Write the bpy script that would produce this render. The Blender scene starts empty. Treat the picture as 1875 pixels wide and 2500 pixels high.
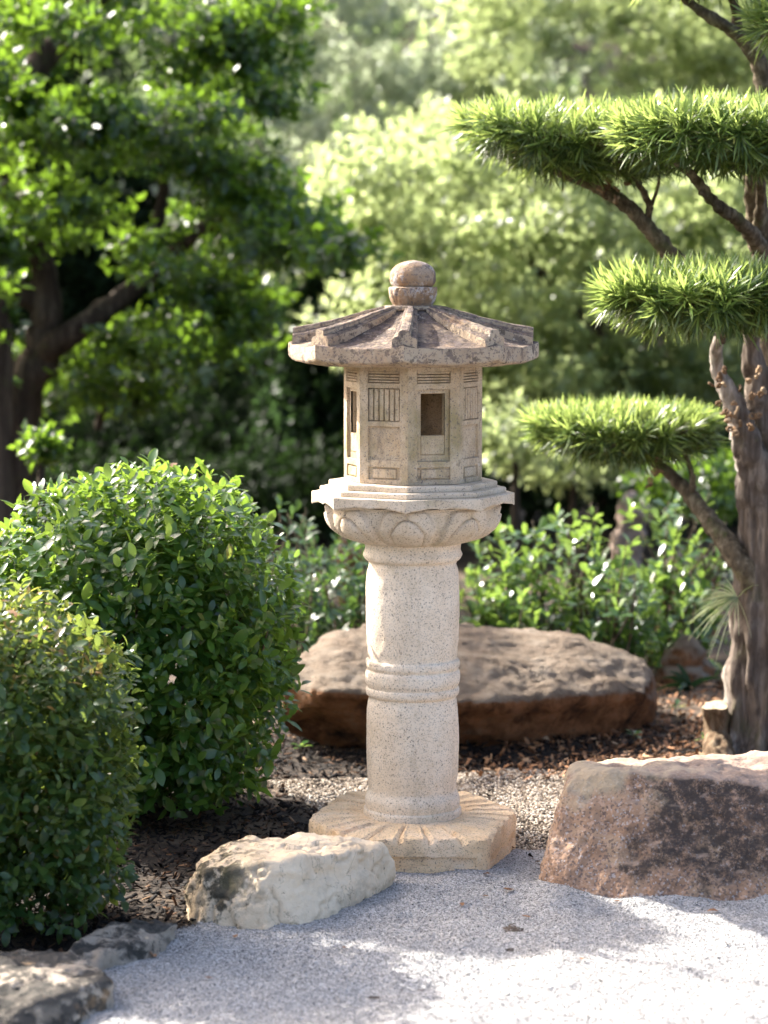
import bpy, bmesh, math, random
import numpy as np
from mathutils import Vector, Matrix

random.seed(7)
RNG = np.random.default_rng(11)
R = math.radians
sc = bpy.context.scene
COL = sc.collection

# ------------------------------------------------------------------ camera
EYE = np.array([-0.0776, -6.5, 1.564])
PITCH = R(5.61)
FPX = 85.0 / 36.0 * 2500.0            # focal length in photograph pixels
cd = bpy.data.cameras.new("camera")
cam = bpy.data.objects.new("camera", cd)
COL.objects.link(cam)
cam.location = EYE
cam.rotation_euler = (R(90) - PITCH, 0, 0)
cd.lens = 85
cd.sensor_fit = 'VERTICAL'
cd.sensor_height = 36
cd.sensor_width = 27
cd.clip_end = 600
cd.dof.use_dof = True
cd.dof.focus_distance = 6.42
cd.dof.aperture_fstop = 2.6
sc.camera = cam

# ------------------------------------------------------------------ light
SUN_AZ = R(-53)                        # clockwise from +Y: behind the scene, to the left
SUN_EL = R(36)
world = bpy.data.worlds.new("World")
sc.world = world
world.use_nodes = True
wn = world.node_tree.nodes
wl = world.node_tree.links
wn.clear()
sky = wn.new('ShaderNodeTexSky')
sky.sky_type = 'NISHITA'
sky.sun_disc = False
sky.sun_elevation = SUN_EL
sky.sun_rotation = SUN_AZ
sky.air_density = 0.7
sky.dust_density = 5.0
sky.ozone_density = 0.4
bg = wn.new('ShaderNodeBackground')
bg.inputs['Strength'].default_value = 0.15
wo = wn.new('ShaderNodeOutputWorld')
wl.new(sky.outputs[0], bg.inputs[0])
wl.new(bg.outputs[0], wo.inputs[0])
sd = bpy.data.lights.new("sun", 'SUN')
sd.energy = 4.3
sd.angle = R(0.53)
sd.color = (1.0, 0.955, 0.88)
sun = bpy.data.objects.new("sun", sd)
COL.objects.link(sun)
SUN_DIR = Vector((math.sin(SUN_AZ) * math.cos(SUN_EL), math.cos(SUN_AZ) * math.cos(SUN_EL), math.sin(SUN_EL)))
sun.rotation_euler = SUN_DIR.to_track_quat('Z', 'Y').to_euler()
sun.location = SUN_DIR * 30
sc.view_settings.view_transform = 'Standard'
sc.view_settings.look = 'None'
sc.view_settings.gamma = 1
sc.view_settings.exposure = 2.05
sc.view_settings.use_curve_mapping = False
sc.cycles.use_denoising = True
sc.cycles.max_bounces = 7
sc.cycles.diffuse_bounces = 4
sc.cycles.glossy_bounces = 2
sc.cycles.transmission_bounces = 5
sc.cycles.transparent_max_bounces = 4
sc.cycles.sample_clamp_indirect = 6
sc.cycles.caustics_reflective = False
sc.cycles.caustics_refractive = False

# ------------------------------------------------------------------ helpers
def ray(u, v):
    a = (u - 937.5) / FPX
    b = (1250 - v) / FPX
    c, s = math.cos(PITCH), math.sin(PITCH)
    return np.array([a, c + b * s, -s + b * c])

def P(u, v, Y):
    d = ray(u, v)
    return EYE + d * ((Y - EYE[1]) / d[1])

def G(u, v, z=0.0):
    d = ray(u, v)
    return EYE + d * ((z - EYE[2]) / d[2])

def unit(a):
    a = np.asarray(a, float)
    return a / np.maximum(np.linalg.norm(a, axis=-1, keepdims=True), 1e-9)

def sstep(a, b, x):
    t = np.clip((x - a) / (b - a), 0, 1)
    return t * t * (3 - 2 * t)

def _hash(ix, iy, iz, seed):
    h = (ix.astype(np.int64) * 374761393 + iy.astype(np.int64) * 668265263 + iz.astype(np.int64) * 2147483647 + seed * 974634541) & 0xFFFFFFFF
    h = ((h ^ (h >> 13)) * 1274126177) & 0xFFFFFFFF
    h = ((h ^ (h >> 16)) * 2246822519) & 0xFFFFFFFF
    return ((h ^ (h >> 15)) & 0xFFFFFF) / float(0xFFFFFF)

def vnoise(p, scale, seed=0):
    q = np.asarray(p, float) * scale + 1000.0
    i = np.floor(q)
    f = q - i
    f = f * f * (3 - 2 * f)
    ix, iy, iz = i[..., 0], i[..., 1], i[..., 2]
    out = 0
    for dx in (0, 1):
        wx = f[..., 0] if dx else 1 - f[..., 0]
        for dy in (0, 1):
            wy = f[..., 1] if dy else 1 - f[..., 1]
            for dz in (0, 1):
                wz = f[..., 2] if dz else 1 - f[..., 2]
                out = out + wx * wy * wz * _hash(ix + dx, iy + dy, iz + dz, seed)
    return out * 2 - 1

def fbm(p, scale, octaves=4, seed=0, gain=0.5):
    a, s, o = 1.0, scale, 0
    for k in range(octaves):
        o = o + a * vnoise(p, s, seed + 17 * k)
        a *= gain
        s *= 2.03
    return o

ORIG = {}

def origin_of(o):
    return ORIG.get(o.name, np.zeros(3)) if o is not None else np.zeros(3)

def mk(name, V, F, mat, parent=None, smooth=True, attr=None, origin=None, sharp=None):
    """one mesh object from vertices and faces given in world coordinates"""
    V = np.asarray(V, float)
    org = origin_of(parent) if parent is not None else (np.zeros(3) if origin is None else np.asarray(origin, float))
    V = V - org
    me = bpy.data.meshes.new(name)
    if isinstance(F, np.ndarray):
        n, k = F.shape
        me.vertices.add(len(V))
        me.vertices.foreach_set('co', V.astype(np.float32).ravel())
        me.loops.add(n * k)
        me.loops.foreach_set('vertex_index', F.astype(np.int32).ravel())
        me.polygons.add(n)
        me.polygons.foreach_set('loop_start', (np.arange(n) * k).astype(np.int32))
        me.update(calc_edges=True)
    else:
        me.from_pydata(V.tolist(), [], [list(f) for f in F])
    if smooth:
        me.polygons.foreach_set('use_smooth', np.ones(len(me.polygons), bool))
    if attr is not None:
        at = me.attributes.new('rnd', 'FLOAT', 'POINT')
        at.data.foreach_set('value', np.asarray(attr, np.float32))
    if sharp is not None:
        me.set_sharp_from_angle(angle=R(sharp))
    me.materials.append(mat)
    o = bpy.data.objects.new(name, me)
    COL.objects.link(o)
    if parent is not None:
        o.parent = parent
        ORIG[o.name] = org
    else:
        o.location = org
        ORIG[o.name] = org
    return o

def tag(o, label=None, cat=None, group=None, kind=None):
    if label: o['label'] = label
    if cat: o['category'] = cat
    if group: o['group'] = group
    if kind: o['kind'] = kind
    return o

def thing(name, loc, label, cat, group=None):
    o = bpy.data.objects.new(name, None)
    COL.objects.link(o)
    o.location = loc
    o.empty_display_size = 0.1
    ORIG[o.name] = np.asarray(loc, float)
    return tag(o, label, cat, group)

def ring_faces(rows, n, base=0, closed=True):
    F = []
    m = n if closed else n - 1
    for r in range(rows - 1):
        for j in range(m):
            a = base + r * n + j
            b = base + r * n + (j + 1) % n
            F.append((a, b, b + n, a + n))
    return F

def spline(pts, n):
    """Catmull-Rom through pts (k,d) -> (n,d)"""
    p = np.asarray(pts, float)
    if len(p) == 2:
        t = np.linspace(0, 1, n)[:, None]
        return p[0] * (1 - t) + p[1] * t
    q = np.vstack([2 * p[0] - p[1], p, 2 * p[-1] - p[-2]])
    t = np.linspace(0, len(p) - 1 - 1e-6, n)
    i = np.floor(t).astype(int)
    f = (t - i)[:, None]
    a, b, c, d = q[i], q[i + 1], q[i + 2], q[i + 3]
    return 0.5 * (2 * b + (c - a) * f + (2 * a - 5 * b + 4 * c - d) * f ** 2 + (3 * b - a - 3 * c + d) * f ** 3)

def tube(pts, rad, n=24, seg=10, rough=0.0, seed=0, flute=0.0):
    c = spline(np.column_stack([np.asarray(pts, float), np.asarray(rad, float)]), n)
    ctr, r = c[:, :3], np.maximum(c[:, 3], 0.0005)
    tan = unit(np.gradient(ctr, axis=0))
    up = np.array([0.13, -0.9, 0.31])
    X = unit(np.cross(tan, up))
    Y = np.cross(tan, X)
    ang = np.arange(seg) / seg * 2 * np.pi
    V = ctr[:, None, :] + r[:, None, None] * (np.cos(ang)[None, :, None] * X[:, None, :] + np.sin(ang)[None, :, None] * Y[:, None, :])
    if rough or flute:
        nrm = unit(V - ctr[:, None, :])
        d = rough * fbm(V, 1.2 / max(r.mean(), 0.004), 4, seed) * r[:, None]
        if flute:
            q = V * np.array([1, 1, 0.12])
            d = d + flute * r[:, None] * fbm(q, 2.6 / max(r.mean(), 0.004), 3, seed + 5)
        V = V + nrm * d[..., None]
    V = V.reshape(-1, 3)
    F = ring_faces(n, seg)
    F.append(tuple(reversed(range(seg))))
    F.append(tuple(range((n - 1) * seg, n * seg)))
    return V, F

# leaf templates: x along the leaf, y across, z up; faces all quads (degenerate tips repeated)
def leaf_template(widths, fold=0.18, droop=0.25):
    """widths: list of (t, half width); ends are points"""
    V = [(0, 0, 0)]
    for t, w in widths:
        z = -droop * t * t
        V += [(t, w, z + fold * w), (t, 0, z), (t, -w, z + fold * w)]
    V.append((1.0, 0, -droop))
    k = len(widths)
    F = [(0, 2, 1), (0, 3, 2)]
    for i in range(k - 1):
        a = 1 + 3 * i
        for (p, q) in ((0, 1), (1, 2)):
            F += [(a + p, a + q, a + 3 + q), (a + p, a + 3 + q, a + 3 + p)]
    a = 1 + 3 * (k - 1)
    F += [(a, a + 1, 3 * k + 1), (a + 1, a + 2, 3 * k + 1)]
    return np.array(V, float), np.array(F, int)

LEAF_OVATE = leaf_template([(0.18, 0.14), (0.42, 0.25), (0.70, 0.23), (0.90, 0.11)])
LEAF_SPOON = leaf_template([(0.25, 0.11), (0.55, 0.24), (0.82, 0.22)], 0.22, 0.18)
LEAF_KITE = (np.array([(0, 0, 0), (0.45, 0.3, 0.08), (1, 0, -0.15), (0.45, -0.3, 0.08)], float), np.array([(0, 2, 1), (0, 3, 2)], int))

def needle_template():
    V, F = [], []
    for t, w in ((0, 0.016), (0.33, 0.032), (0.68, 0.031)):
        z = -0.22 * t * t
        V += [(t, w, z + 0.012), (t, -w, z + 0.012)]
    V.append((1, 0, -0.22))
    F = [(0, 1, 3), (0, 3, 2), (2, 3, 5), (2, 5, 4), (4, 5, 6)]
    return np.array(V, float), np.array(F, int)
NEEDLE = needle_template()

def bake(tmpl, pos, X, N, L, col):
    TV, TF = tmpl
    X = unit(X)
    Y = unit(np.cross(N, X))
    Z = np.cross(X, Y)
    k = len(TV)
    n = len(pos)
    V = pos[:, None, :] + L[:, None, None] * (TV[None, :, 0, None] * X[:, None, :] + TV[None, :, 1, None] * Y[:, None, :] + TV[None, :, 2, None] * Z[:, None, :])
    F = TF[None, :, :] + (np.arange(n) * k)[:, None, None]
    return V.reshape(-1, 3), F.reshape(-1, TF.shape[1]), np.repeat(col, k)

def shoots(tips, axes, per, spread, length, jitter=0.2, stem=0.03, upness=0.6):
    """leaves set round shoot tips -> pos, X, N, L, col"""
    n = len(tips)
    axes = unit(axes)
    ref = np.where(np.abs(axes[:, 2:3]) > 0.9, np.array([[1.0, 0, 0]]), np.array([[0, 0, 1.0]]))
    A = unit(np.cross(axes, ref))
    B = np.cross(axes, A)
    idx = np.repeat(np.arange(n), per)
    k = np.tile(np.arange(per), n)
    phi = k * 2.39996 + RNG.uniform(0, 6.28, n)[idx] + RNG.normal(0, 0.25, len(idx))
    th = np.interp(k / max(per - 1, 1), [0, 1], spread) + RNG.normal(0, jitter, len(idx))
    rad = np.cos(phi)[:, None] * A[idx] + np.sin(phi)[:, None] * B[idx]
    X = np.cos(th)[:, None] * axes[idx] + np.sin(th)[:, None] * rad
    pos = tips[idx] - axes[idx] * (stem * (k / per))[:, None]
    N = unit(axes[idx] * np.sin(th)[:, None] - rad * np.cos(th)[:, None] + np.array([0, 0, upness]) + RNG.normal(0, 0.15, (len(idx), 3)))
    L = length * RNG.uniform(0.65, 1.15, len(idx))
    base = RNG.uniform(0, 1, n)
    col = np.clip(base[idx] * 0.55 + RNG.uniform(0, 0.45, len(idx)), 0, 0.999)
    return pos, X, N, L, col

# ------------------------------------------------------------------ materials
class NT:
    def __init__(self, name):
        self.m = bpy.data.materials.new(name)
        self.m.use_nodes = True
        self.t = self.m.node_tree
        self.t.nodes.clear()
        self.out = self.n('ShaderNodeOutputMaterial')
        self.co = None
    def n(self, kind, **kw):
        x = self.t.nodes.new(kind)
        for k, v in kw.items():
            setattr(x, k, v)
        return x
    def l(self, a, b):
        self.t.links.new(a, b)
    def put(self, sock, v):
        if isinstance(v, bpy.types.NodeSocket):
            self.l(v, sock)
        else:
            if sock.type == 'RGBA' and len(v) == 3:
                v = (*v, 1)
            sock.default_value = v
    def coord(self, scale=(1, 1, 1)):
        if self.co is None:
            self.co = self.n('ShaderNodeTexCoord').outputs['Object']
        if scale == (1, 1, 1):
            return self.co
        mp = self.n('ShaderNodeMapping')
        self.l(self.co, mp.inputs['Vector'])
        mp.inputs['Scale'].default_value = scale
        return mp.outputs[0]
    def noise(self, scale, detail=5, rough=0.6, stretch=(1, 1, 1), dist=0.0):
        x = self.n('ShaderNodeTexNoise')
        self.l(self.coord(stretch), x.inputs['Vector'])
        x.inputs['Scale'].default_value = scale
        x.inputs['Detail'].default_value = detail
        x.inputs['Roughness'].default_value = rough
        x.inputs['Distortion'].default_value = dist
        return x.outputs['Fac']
    def voro(self, scale, out='Color', feature='F1', rnd=1.0):
        x = self.n('ShaderNodeTexVoronoi', feature=feature)
        self.l(self.coord(), x.inputs['Vector'])
        x.inputs['Scale'].default_value = scale
        x.inputs['Randomness'].default_value = rnd
        return x.outputs[out]
    def ramp(self, fac, stops, interp='LINEAR'):
        x = self.n('ShaderNodeValToRGB')
        x.color_ramp.interpolation = interp
        e = x.color_ramp.elements
        while len(e) > 1:
            e.remove(e[-1])
        e[0].position = stops[0][0]
        e[0].color = (*stops[0][1], 1)
        for p, c in stops[1:]:
            q = e.new(p)
            q.color = (*c, 1)
        self.l(fac, x.inputs['Fac'])
        return x.outputs['Color']
    def mix(self, fac, a, b, blend='MIX'):
        x = self.n('ShaderNodeMix', data_type='RGBA', blend_type=blend)
        self.put(x.inputs[0], fac)
        self.put(x.inputs[6], a)
        self.put(x.inputs[7], b)
        return x.outputs[2]
    def rng(self, v, a, b, c=0.0, d=1.0, smooth=True):
        x = self.n('ShaderNodeMapRange')
        x.interpolation_type = 'SMOOTHSTEP' if smooth else 'LINEAR'
        self.l(v, x.inputs[0])
        x.inputs[1].default_value = a
        x.inputs[2].default_value = b
        x.inputs[3].default_value = c
        x.inputs[4].default_value = d
        return x.outputs[0]
    def math(self, op, a, b=0.0):
        x = self.n('ShaderNodeMath', operation=op)
        self.put(x.inputs[0], a)
        self.put(x.inputs[1], b)
        return x.outputs[0]
    def sep(self, v, k):
        x = self.n('ShaderNodeSeparateXYZ')
        self.l(v, x.inputs[0])
        return x.outputs[k]
    def nz(self):
        return self.sep(self.n('ShaderNodeNewGeometry').outputs['Normal'], 2)
    def bump(self, chain):
        prev = None
        for h, strength, dist in chain:
            b = self.n('ShaderNodeBump')
            b.inputs['Strength'].default_value = strength
            b.inputs['Distance'].default_value = dist
            self.l(h, b.inputs['Height'])
            if prev is not None:
                self.l(prev, b.inputs['Normal'])
            prev = b.outputs[0]
        return prev
    def pbr(self, col, rough=0.9, spec=0.3, normal=None):
        p = self.n('ShaderNodeBsdfPrincipled')
        self.put(p.inputs['Base Color'], col)
        self.put(p.inputs['Roughness'], rough)
        p.inputs['Specular IOR Level'].default_value = spec
        if normal is not None:
            self.l(normal, p.inputs['Normal'])
        return p
    def done(self, sh):
        self.l(sh.outputs[0], self.out.inputs['Surface'])
        return self.m

def stone(name, stops, bscale=9, specks=(), stains=(), bumps=(), rough=0.92, spec=0.2):
    """stains: (scale, lo, hi, colour, weight, up, stretch)   up: None or (nz0, nz1)"""
    n = NT(name)
    c = n.ramp(n.noise(bscale, 7, 0.62), stops)
    for s in stains:
        scale, lo, hi, colr, w, up, stretch = (list(s) + [None, (1, 1, 1)])[:7] if len(s) < 7 else s
        f = n.rng(n.noise(scale, 8, 0.68, stretch), lo, hi, 0, w)
        if up is not None:
            f = n.math('MULTIPLY', f, n.rng(n.nz(), up[0], up[1]))
        c = n.mix(f, c, colr)
    for scale, frac, colr, w in specks:
        f = n.rng(n.sep(n.voro(scale), 0), frac, frac + 0.02, w, 0)
        c = n.mix(f, c, colr)
    ch = []
    for kind, scale, st, di in bumps:
        h = n.noise(scale, 8, 0.65) if kind == 'n' else n.voro(scale, 'Distance')
        ch.append((h, st, di))
    return n.done(n.pbr(c, rough, spec, n.bump(ch) if ch else None))

def leaf_mat(name, stops, trans=(0.30, 0.42, 0.05), tw=0.4, rough=0.38, spec=0.5):
    n = NT(name)
    a = n.n('ShaderNodeAttribute', attribute_name='rnd').outputs['Fac']
    r = n.n('ShaderNodeObjectInfo').outputs['Random']
    solo = n.n('ShaderNodeAttribute', attribute_name='solo').outputs['Fac']   # 1 on leaves that are objects of their own
    f = n.math('FRACT', n.math('ADD', a, n.math('MULTIPLY', r, solo)))
    c = n.ramp(f, stops)
    c = n.mix(n.rng(n.noise(3.0, 3, 0.5), 0.3, 0.75, 0.0, 0.3), c, n.mix(0.5, c, (0.03, 0.06, 0.012)))
    p = n.pbr(c, rough, spec)
    t = n.n('ShaderNodeBsdfTranslucent')
    n.put(t.inputs['Color'], n.mix(0.62, c, trans))
    m = n.n('ShaderNodeMixShader')
    m.inputs[0].default_value = tw
    n.l(p.outputs[0], m.inputs[1])
    n.l(t.outputs[0], m.inputs[2])
    return n.done(m)

M = {}
# stone of the lantern
M['shaft'] = stone('pale speckled granite', [(0.25, (0.60, 0.48, 0.345)), (0.5, (0.72, 0.595, 0.45)), (0.75, (0.76, 0.655, 0.52))], 14,
    specks=[(430, 0.15, (0.22, 0.19, 0.165), 0.48), (300, 0.03, (0.10, 0.09, 0.09), 0.65), (330, 0.10, (0.47, 0.35, 0.22), 0.4)],
    stains=[(6, 0.52, 0.72, (0.46, 0.37, 0.25), 0.55, None, (1, 1, 1)), (26, 0.54, 0.74, (0.38, 0.32, 0.235), 0.5, None, (1, 1, 0.10)), (4, 0.55, 0.7, (0.40, 0.37, 0.24), 0.4, None, (1, 1, 0.5)), (22, 0.70, 0.78, (0.25, 0.23, 0.22), 0.45, None, (1, 1, 1))],
    bumps=[('n', 170, 0.45, 0.003), ('n', 24, 0.3, 0.006)])
M['chamber'] = stone('weathered cream granite', [(0.25, (0.41, 0.305, 0.19)), (0.5, (0.51, 0.40, 0.275)), (0.75, (0.56, 0.475, 0.36))], 11,
    specks=[(430, 0.13, (0.18, 0.15, 0.13), 0.5), (300, 0.03, (0.10, 0.09, 0.09), 0.6), (330, 0.08, (0.42, 0.29, 0.16), 0.4)],
    stains=[(7, 0.50, 0.70, (0.42, 0.30, 0.17), 0.55, None, (1, 1, 1)), (5, 0.47, 0.66, (0.20, 0.17, 0.06), 0.7, None, (1, 1, 0.6)),
            (15, 0.52, 0.68, (0.14, 0.115, 0.09), 0.7, None, (1, 1, 0.3)), (55, 0.58, 0.66, (0.10, 0.085, 0.07), 0.6, None, (1, 1, 0.6)), (19, 0.62, 0.70, (0.62, 0.58, 0.52), 0.5, None, (1, 1, 1))],
    bumps=[('n', 190, 0.5, 0.003), ('n', 30, 0.35, 0.005)])
M['bowl'] = stone('pale carved granite', [(0.25, (0.47, 0.37, 0.25)), (0.5, (0.57, 0.47, 0.35)), (0.75, (0.62, 0.54, 0.43))], 11,
    specks=[(430, 0.13, (0.20, 0.17, 0.15), 0.5), (300, 0.03, (0.10, 0.09, 0.09), 0.6)],
    stains=[(9, 0.52, 0.70, (0.36, 0.29, 0.17), 0.5, None, (1, 1, 1)), (7, 0.60, 0.76, (0.15, 0.15, 0.06), 0.5, None, (1, 1, 1))],
    bumps=[('n', 190, 0.4, 0.003), ('n', 30, 0.3, 0.005)])
M['roof'] = stone('lichened roof stone', [(0.25, (0.30, 0.215, 0.14)), (0.5, (0.39, 0.305, 0.21)), (0.75, (0.45, 0.38, 0.285))], 10,
    specks=[(240, 0.10, (0.14, 0.11, 0.11), 0.6)],
    stains=[(14, 0.28, 0.56, (0.075, 0.052, 0.043), 0.88, (0.2, 0.75), (1, 1, 1)), (85, 0.43, 0.58, (0.032, 0.024, 0.022), 0.75, (0.0, 0.8), (1, 1, 1)),
            (30, 0.54, 0.60, (0.11, 0.085, 0.075), 0.75, None, (1, 1, 1)), (75, 0.55, 0.61, (0.10, 0.08, 0.07), 0.65, None, (1, 1, 1)), (9, 0.48, 0.62, (0.36, 0.25, 0.16), 0.5, None, (1, 1, 1)), (8, 0.60, 0.70, (0.52, 0.33, 0.19), 0.5, None, (1, 1, 1)),
            (45, 0.63, 0.68, (0.60, 0.55, 0.46), 0.65, None, (1, 1, 1)), (38, 0.56, 0.62, (0.05, 0.04, 0.036), 0.7, None, (1, 1, 1))],
    bumps=[('n', 150, 0.7, 0.004), ('n', 26, 0.5, 0.008)])
M['finial'] = stone('lichened finial stone', [(0.25, (0.24, 0.14, 0.075)), (0.5, (0.33, 0.22, 0.13)), (0.75, (0.38, 0.30, 0.22))], 16,
    specks=[(240, 0.10, (0.16, 0.12, 0.11), 0.6)],
    stains=[(15, 0.50, 0.58, (0.58, 0.54, 0.50), 0.75, None, (1, 1, 1)), (30, 0.55, 0.62, (0.12, 0.085, 0.07), 0.8, None, (1, 1, 1)), (20, 0.42, 0.62, (0.10, 0.07, 0.055), 0.75, (0.3, 0.95), (1, 1, 1))],
    bumps=[('n', 150, 0.6, 0.004), ('n', 30, 0.5, 0.008)])
M['plinth'] = stone('ochre carved granite', [(0.25, (0.56, 0.37, 0.205)), (0.5, (0.68, 0.50, 0.31)), (0.75, (0.72, 0.57, 0.41))], 9,
    specks=[(400, 0.13, (0.19, 0.15, 0.12), 0.5), (280, 0.035, (0.09, 0.08, 0.08), 0.6)],
    stains=[(8, 0.55, 0.72, (0.52, 0.27, 0.12), 0.55, None, (1, 1, 1)), (11, 0.58, 0.72, (0.22, 0.17, 0.11), 0.5, None, (1, 1, 1))],
    bumps=[('n', 170, 0.5, 0.003), ('n', 26, 0.4, 0.006)])
# rocks
M['limestone'] = stone('pale limestone', [(0.25, (0.42, 0.37, 0.30)), (0.5, (0.56, 0.51, 0.43)), (0.75, (0.63, 0.59, 0.52))], 6,
    specks=[(150, 0.03, (0.10, 0.09, 0.07), 0.7)],
    stains=[(9, 0.52, 0.75, (0.40, 0.33, 0.24), 0.6, None, (1, 1, 1)), (14, 0.60, 0.68, (0.16, 0.14, 0.11), 0.75, None, (1, 1, 1)), (34, 0.68, 0.72, (0.05, 0.05, 0.04), 0.8, None, (1, 1, 1))],
    bumps=[('n', 60, 0.6, 0.008), ('n', 190, 0.5, 0.003), ('n', 14, 0.5, 0.02)])
def limestone_dark_end():
    n = NT('pale limestone with mossy end')
    c = n.ramp(n.noise(6, 7, 0.62), [(0.25, (0.52, 0.395, 0.255)), (0.5, (0.70, 0.565, 0.40)), (0.75, (0.75, 0.64, 0.48))])
    c = n.mix(n.rng(n.noise(9, 8, 0.7), 0.52, 0.75, 0, 0.6), c, (0.40, 0.33, 0.24))
    c = n.mix(n.rng(n.noise(40, 6, 0.6), 0.67, 0.71, 0, 0.8), c, (0.06, 0.055, 0.05))
    cr = n.math('ABSOLUTE', n.math('SUBTRACT', n.noise(5.5, 6, 0.6, (1, 1, 0.55), 0.6), 0.5))
    c = n.mix(n.rng(cr, 0.001, 0.007, 0.4, 0.0), c, (0.07, 0.055, 0.04))
    x = n.sep(n.coord(), 0)
    end = n.rng(x, -0.01, -0.15)
    f = n.math('MULTIPLY', end, n.rng(n.noise(11, 8, 0.72), 0.47, 0.55, 0, 0.93))
    c = n.mix(f, c, (0.042, 0.039, 0.028))
    f2 = n.math('MULTIPLY', end, n.rng(n.noise(7, 6, 0.6), 0.50, 0.62, 0, 0.3))
    c = n.mix(f2, c, (0.20, 0.18, 0.08))
    b = n.bump([(n.noise(60, 8, 0.65), 0.7, 0.008), (n.noise(190, 6, 0.65), 0.5, 0.003), (n.noise(14, 8, 0.65), 0.6, 0.02)])
    return n.done(n.pbr(c, 0.93, 0.2, b))
M['limestone_end'] = limestone_dark_end()
M['edging'] = stone('black lichened edging rock', [(0.25, (0.24, 0.195, 0.145)), (0.5, (0.38, 0.32, 0.25)), (0.75, (0.50, 0.44, 0.36))], 8,
    stains=[(9, 0.42, 0.53, (0.035, 0.033, 0.03), 0.9, (0.0, 0.6), (1, 1, 1)), (15, 0.52, 0.59, (0.035, 0.034, 0.03), 0.9, None, (1, 1, 1)), (7, 0.62, 0.72, (0.42, 0.26, 0.13), 0.5, None, (1, 1, 1))],
    bumps=[('n', 50, 0.7, 0.01), ('n', 170, 0.5, 0.003), ('n', 12, 0.6, 0.03)])
def rusty():
    n = NT('tan boulder with rusty flank')
    top = n.ramp(n.noise(7, 8, 0.65), [(0.30, (0.19, 0.137, 0.095)), (0.5, (0.42, 0.325, 0.24)), (0.70, (0.56, 0.47, 0.37))])
    side = n.ramp(n.noise(9, 8, 0.68), [(0.32, (0.06, 0.032, 0.018)), (0.44, (0.30, 0.135, 0.058)), (0.56, (0.54, 0.255, 0.115)), (0.78, (0.52, 0.36, 0.24))])
    w = n.math('ADD', n.nz(), n.rng(n.noise(9, 8, 0.7), 0.3, 0.7, -0.4, 0.4, False))
    c = n.mix(n.rng(w, 0.0, 0.55), side, top)
    c = n.mix(n.rng(n.noise(28, 6, 0.65), 0.60, 0.68, 0, 0.6), c, (0.10, 0.07, 0.055))
    b = n.bump([(n.noise(90, 8, 0.7), 0.9, 0.010), (n.noise(45, 9, 0.75), 0.9, 0.02)])
    return n.done(n.pbr(c, 0.93, 0.2, b))
M['rusty'] = rusty()
def pinkgranite():
    n = NT('pink granite with black stain')
    c = n.ramp(n.noise(8, 7, 0.62), [(0.28, (0.21, 0.118, 0.072)), (0.5, (0.35, 0.215, 0.135)), (0.75, (0.44, 0.315, 0.20))])
    c = n.mix(n.rng(n.sep(n.voro(190), 0), 0.20, 0.22, 0.65, 0), c, (0.09, 0.07, 0.07))
    c = n.mix(n.rng(n.sep(n.voro(150), 1), 0.16, 0.18, 0.45, 0), c, (0.50, 0.34, 0.25))
    c = n.mix(n.rng(n.sep(n.voro(220), 2), 0.07, 0.09, 0.5, 0), c, (0.50, 0.47, 0.45))
    # black mineral stain on the middle of the front, with a shape of its own
    x = n.sep(n.coord(), 0)
    z = n.sep(n.coord(), 2)
    e = n.math('ADD', n.math('ADD', x, n.math('MULTIPLY', z, -0.25)), n.rng(n.noise(10, 8, 0.7), 0.25, 0.75, -0.13, 0.13, False))
    f = n.rng(e, -0.20, -0.12)
    f = n.math('MULTIPLY', f, n.rng(n.noise(38, 9, 0.8), 0.64, 0.46, 0.2, 0.95))
    f = n.math('MULTIPLY', f, n.rng(n.noise(11, 5, 0.6), 0.70, 0.55, 0.65, 1.0))
    low = n.rng(n.math('ADD', z, n.rng(n.noise(9, 6, 0.65), 0.3, 0.7, -0.06, 0.06, False)), 0.03, 0.09)
    f = n.math('MULTIPLY', f, low)
    f = n.math('MULTIPLY', f, n.rng(n.nz(), 0.85, 0.6))
    c = n.mix(f, c, (0.040, 0.031, 0.027))
    # weathered tan top
    tf = n.math('MULTIPLY', n.rng(n.nz(), 0.55, 0.85), 0.8)
    c = n.mix(tf, c, n.ramp(n.noise(18, 7, 0.65), [(0.3, (0.17, 0.118, 0.088)), (0.55, (0.29, 0.215, 0.165)), (0.8, (0.36, 0.285, 0.225))]))
    tan = n.rng(n.math('ADD', n.math('ADD', z, n.math('MULTIPLY', x, -0.3)), n.rng(n.noise(8, 6, 0.6), 0.3, 0.7, -0.07, 0.07, False)), 0.29, 0.36, 0, 0.7)
    c = n.mix(tan, c, (0.44, 0.35, 0.23))
    b = n.bump([(n.noise(85, 8, 0.65), 0.7, 0.008), (n.voro(130, 'Distance'), 0.25, 0.003), (n.noise(16, 8, 0.6), 0.5, 0.02)])
    return n.done(n.pbr(c, 0.85, 0.3, b))
M['pinkgranite'] = pinkgranite()
M['tanrock'] = stone('tan garden rock', [(0.25, (0.20, 0.14, 0.10)), (0.5, (0.32, 0.24, 0.19)), (0.75, (0.40, 0.33, 0.27))], 5, bumps=[('n', 30, 0.8, 0.02)])
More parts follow.
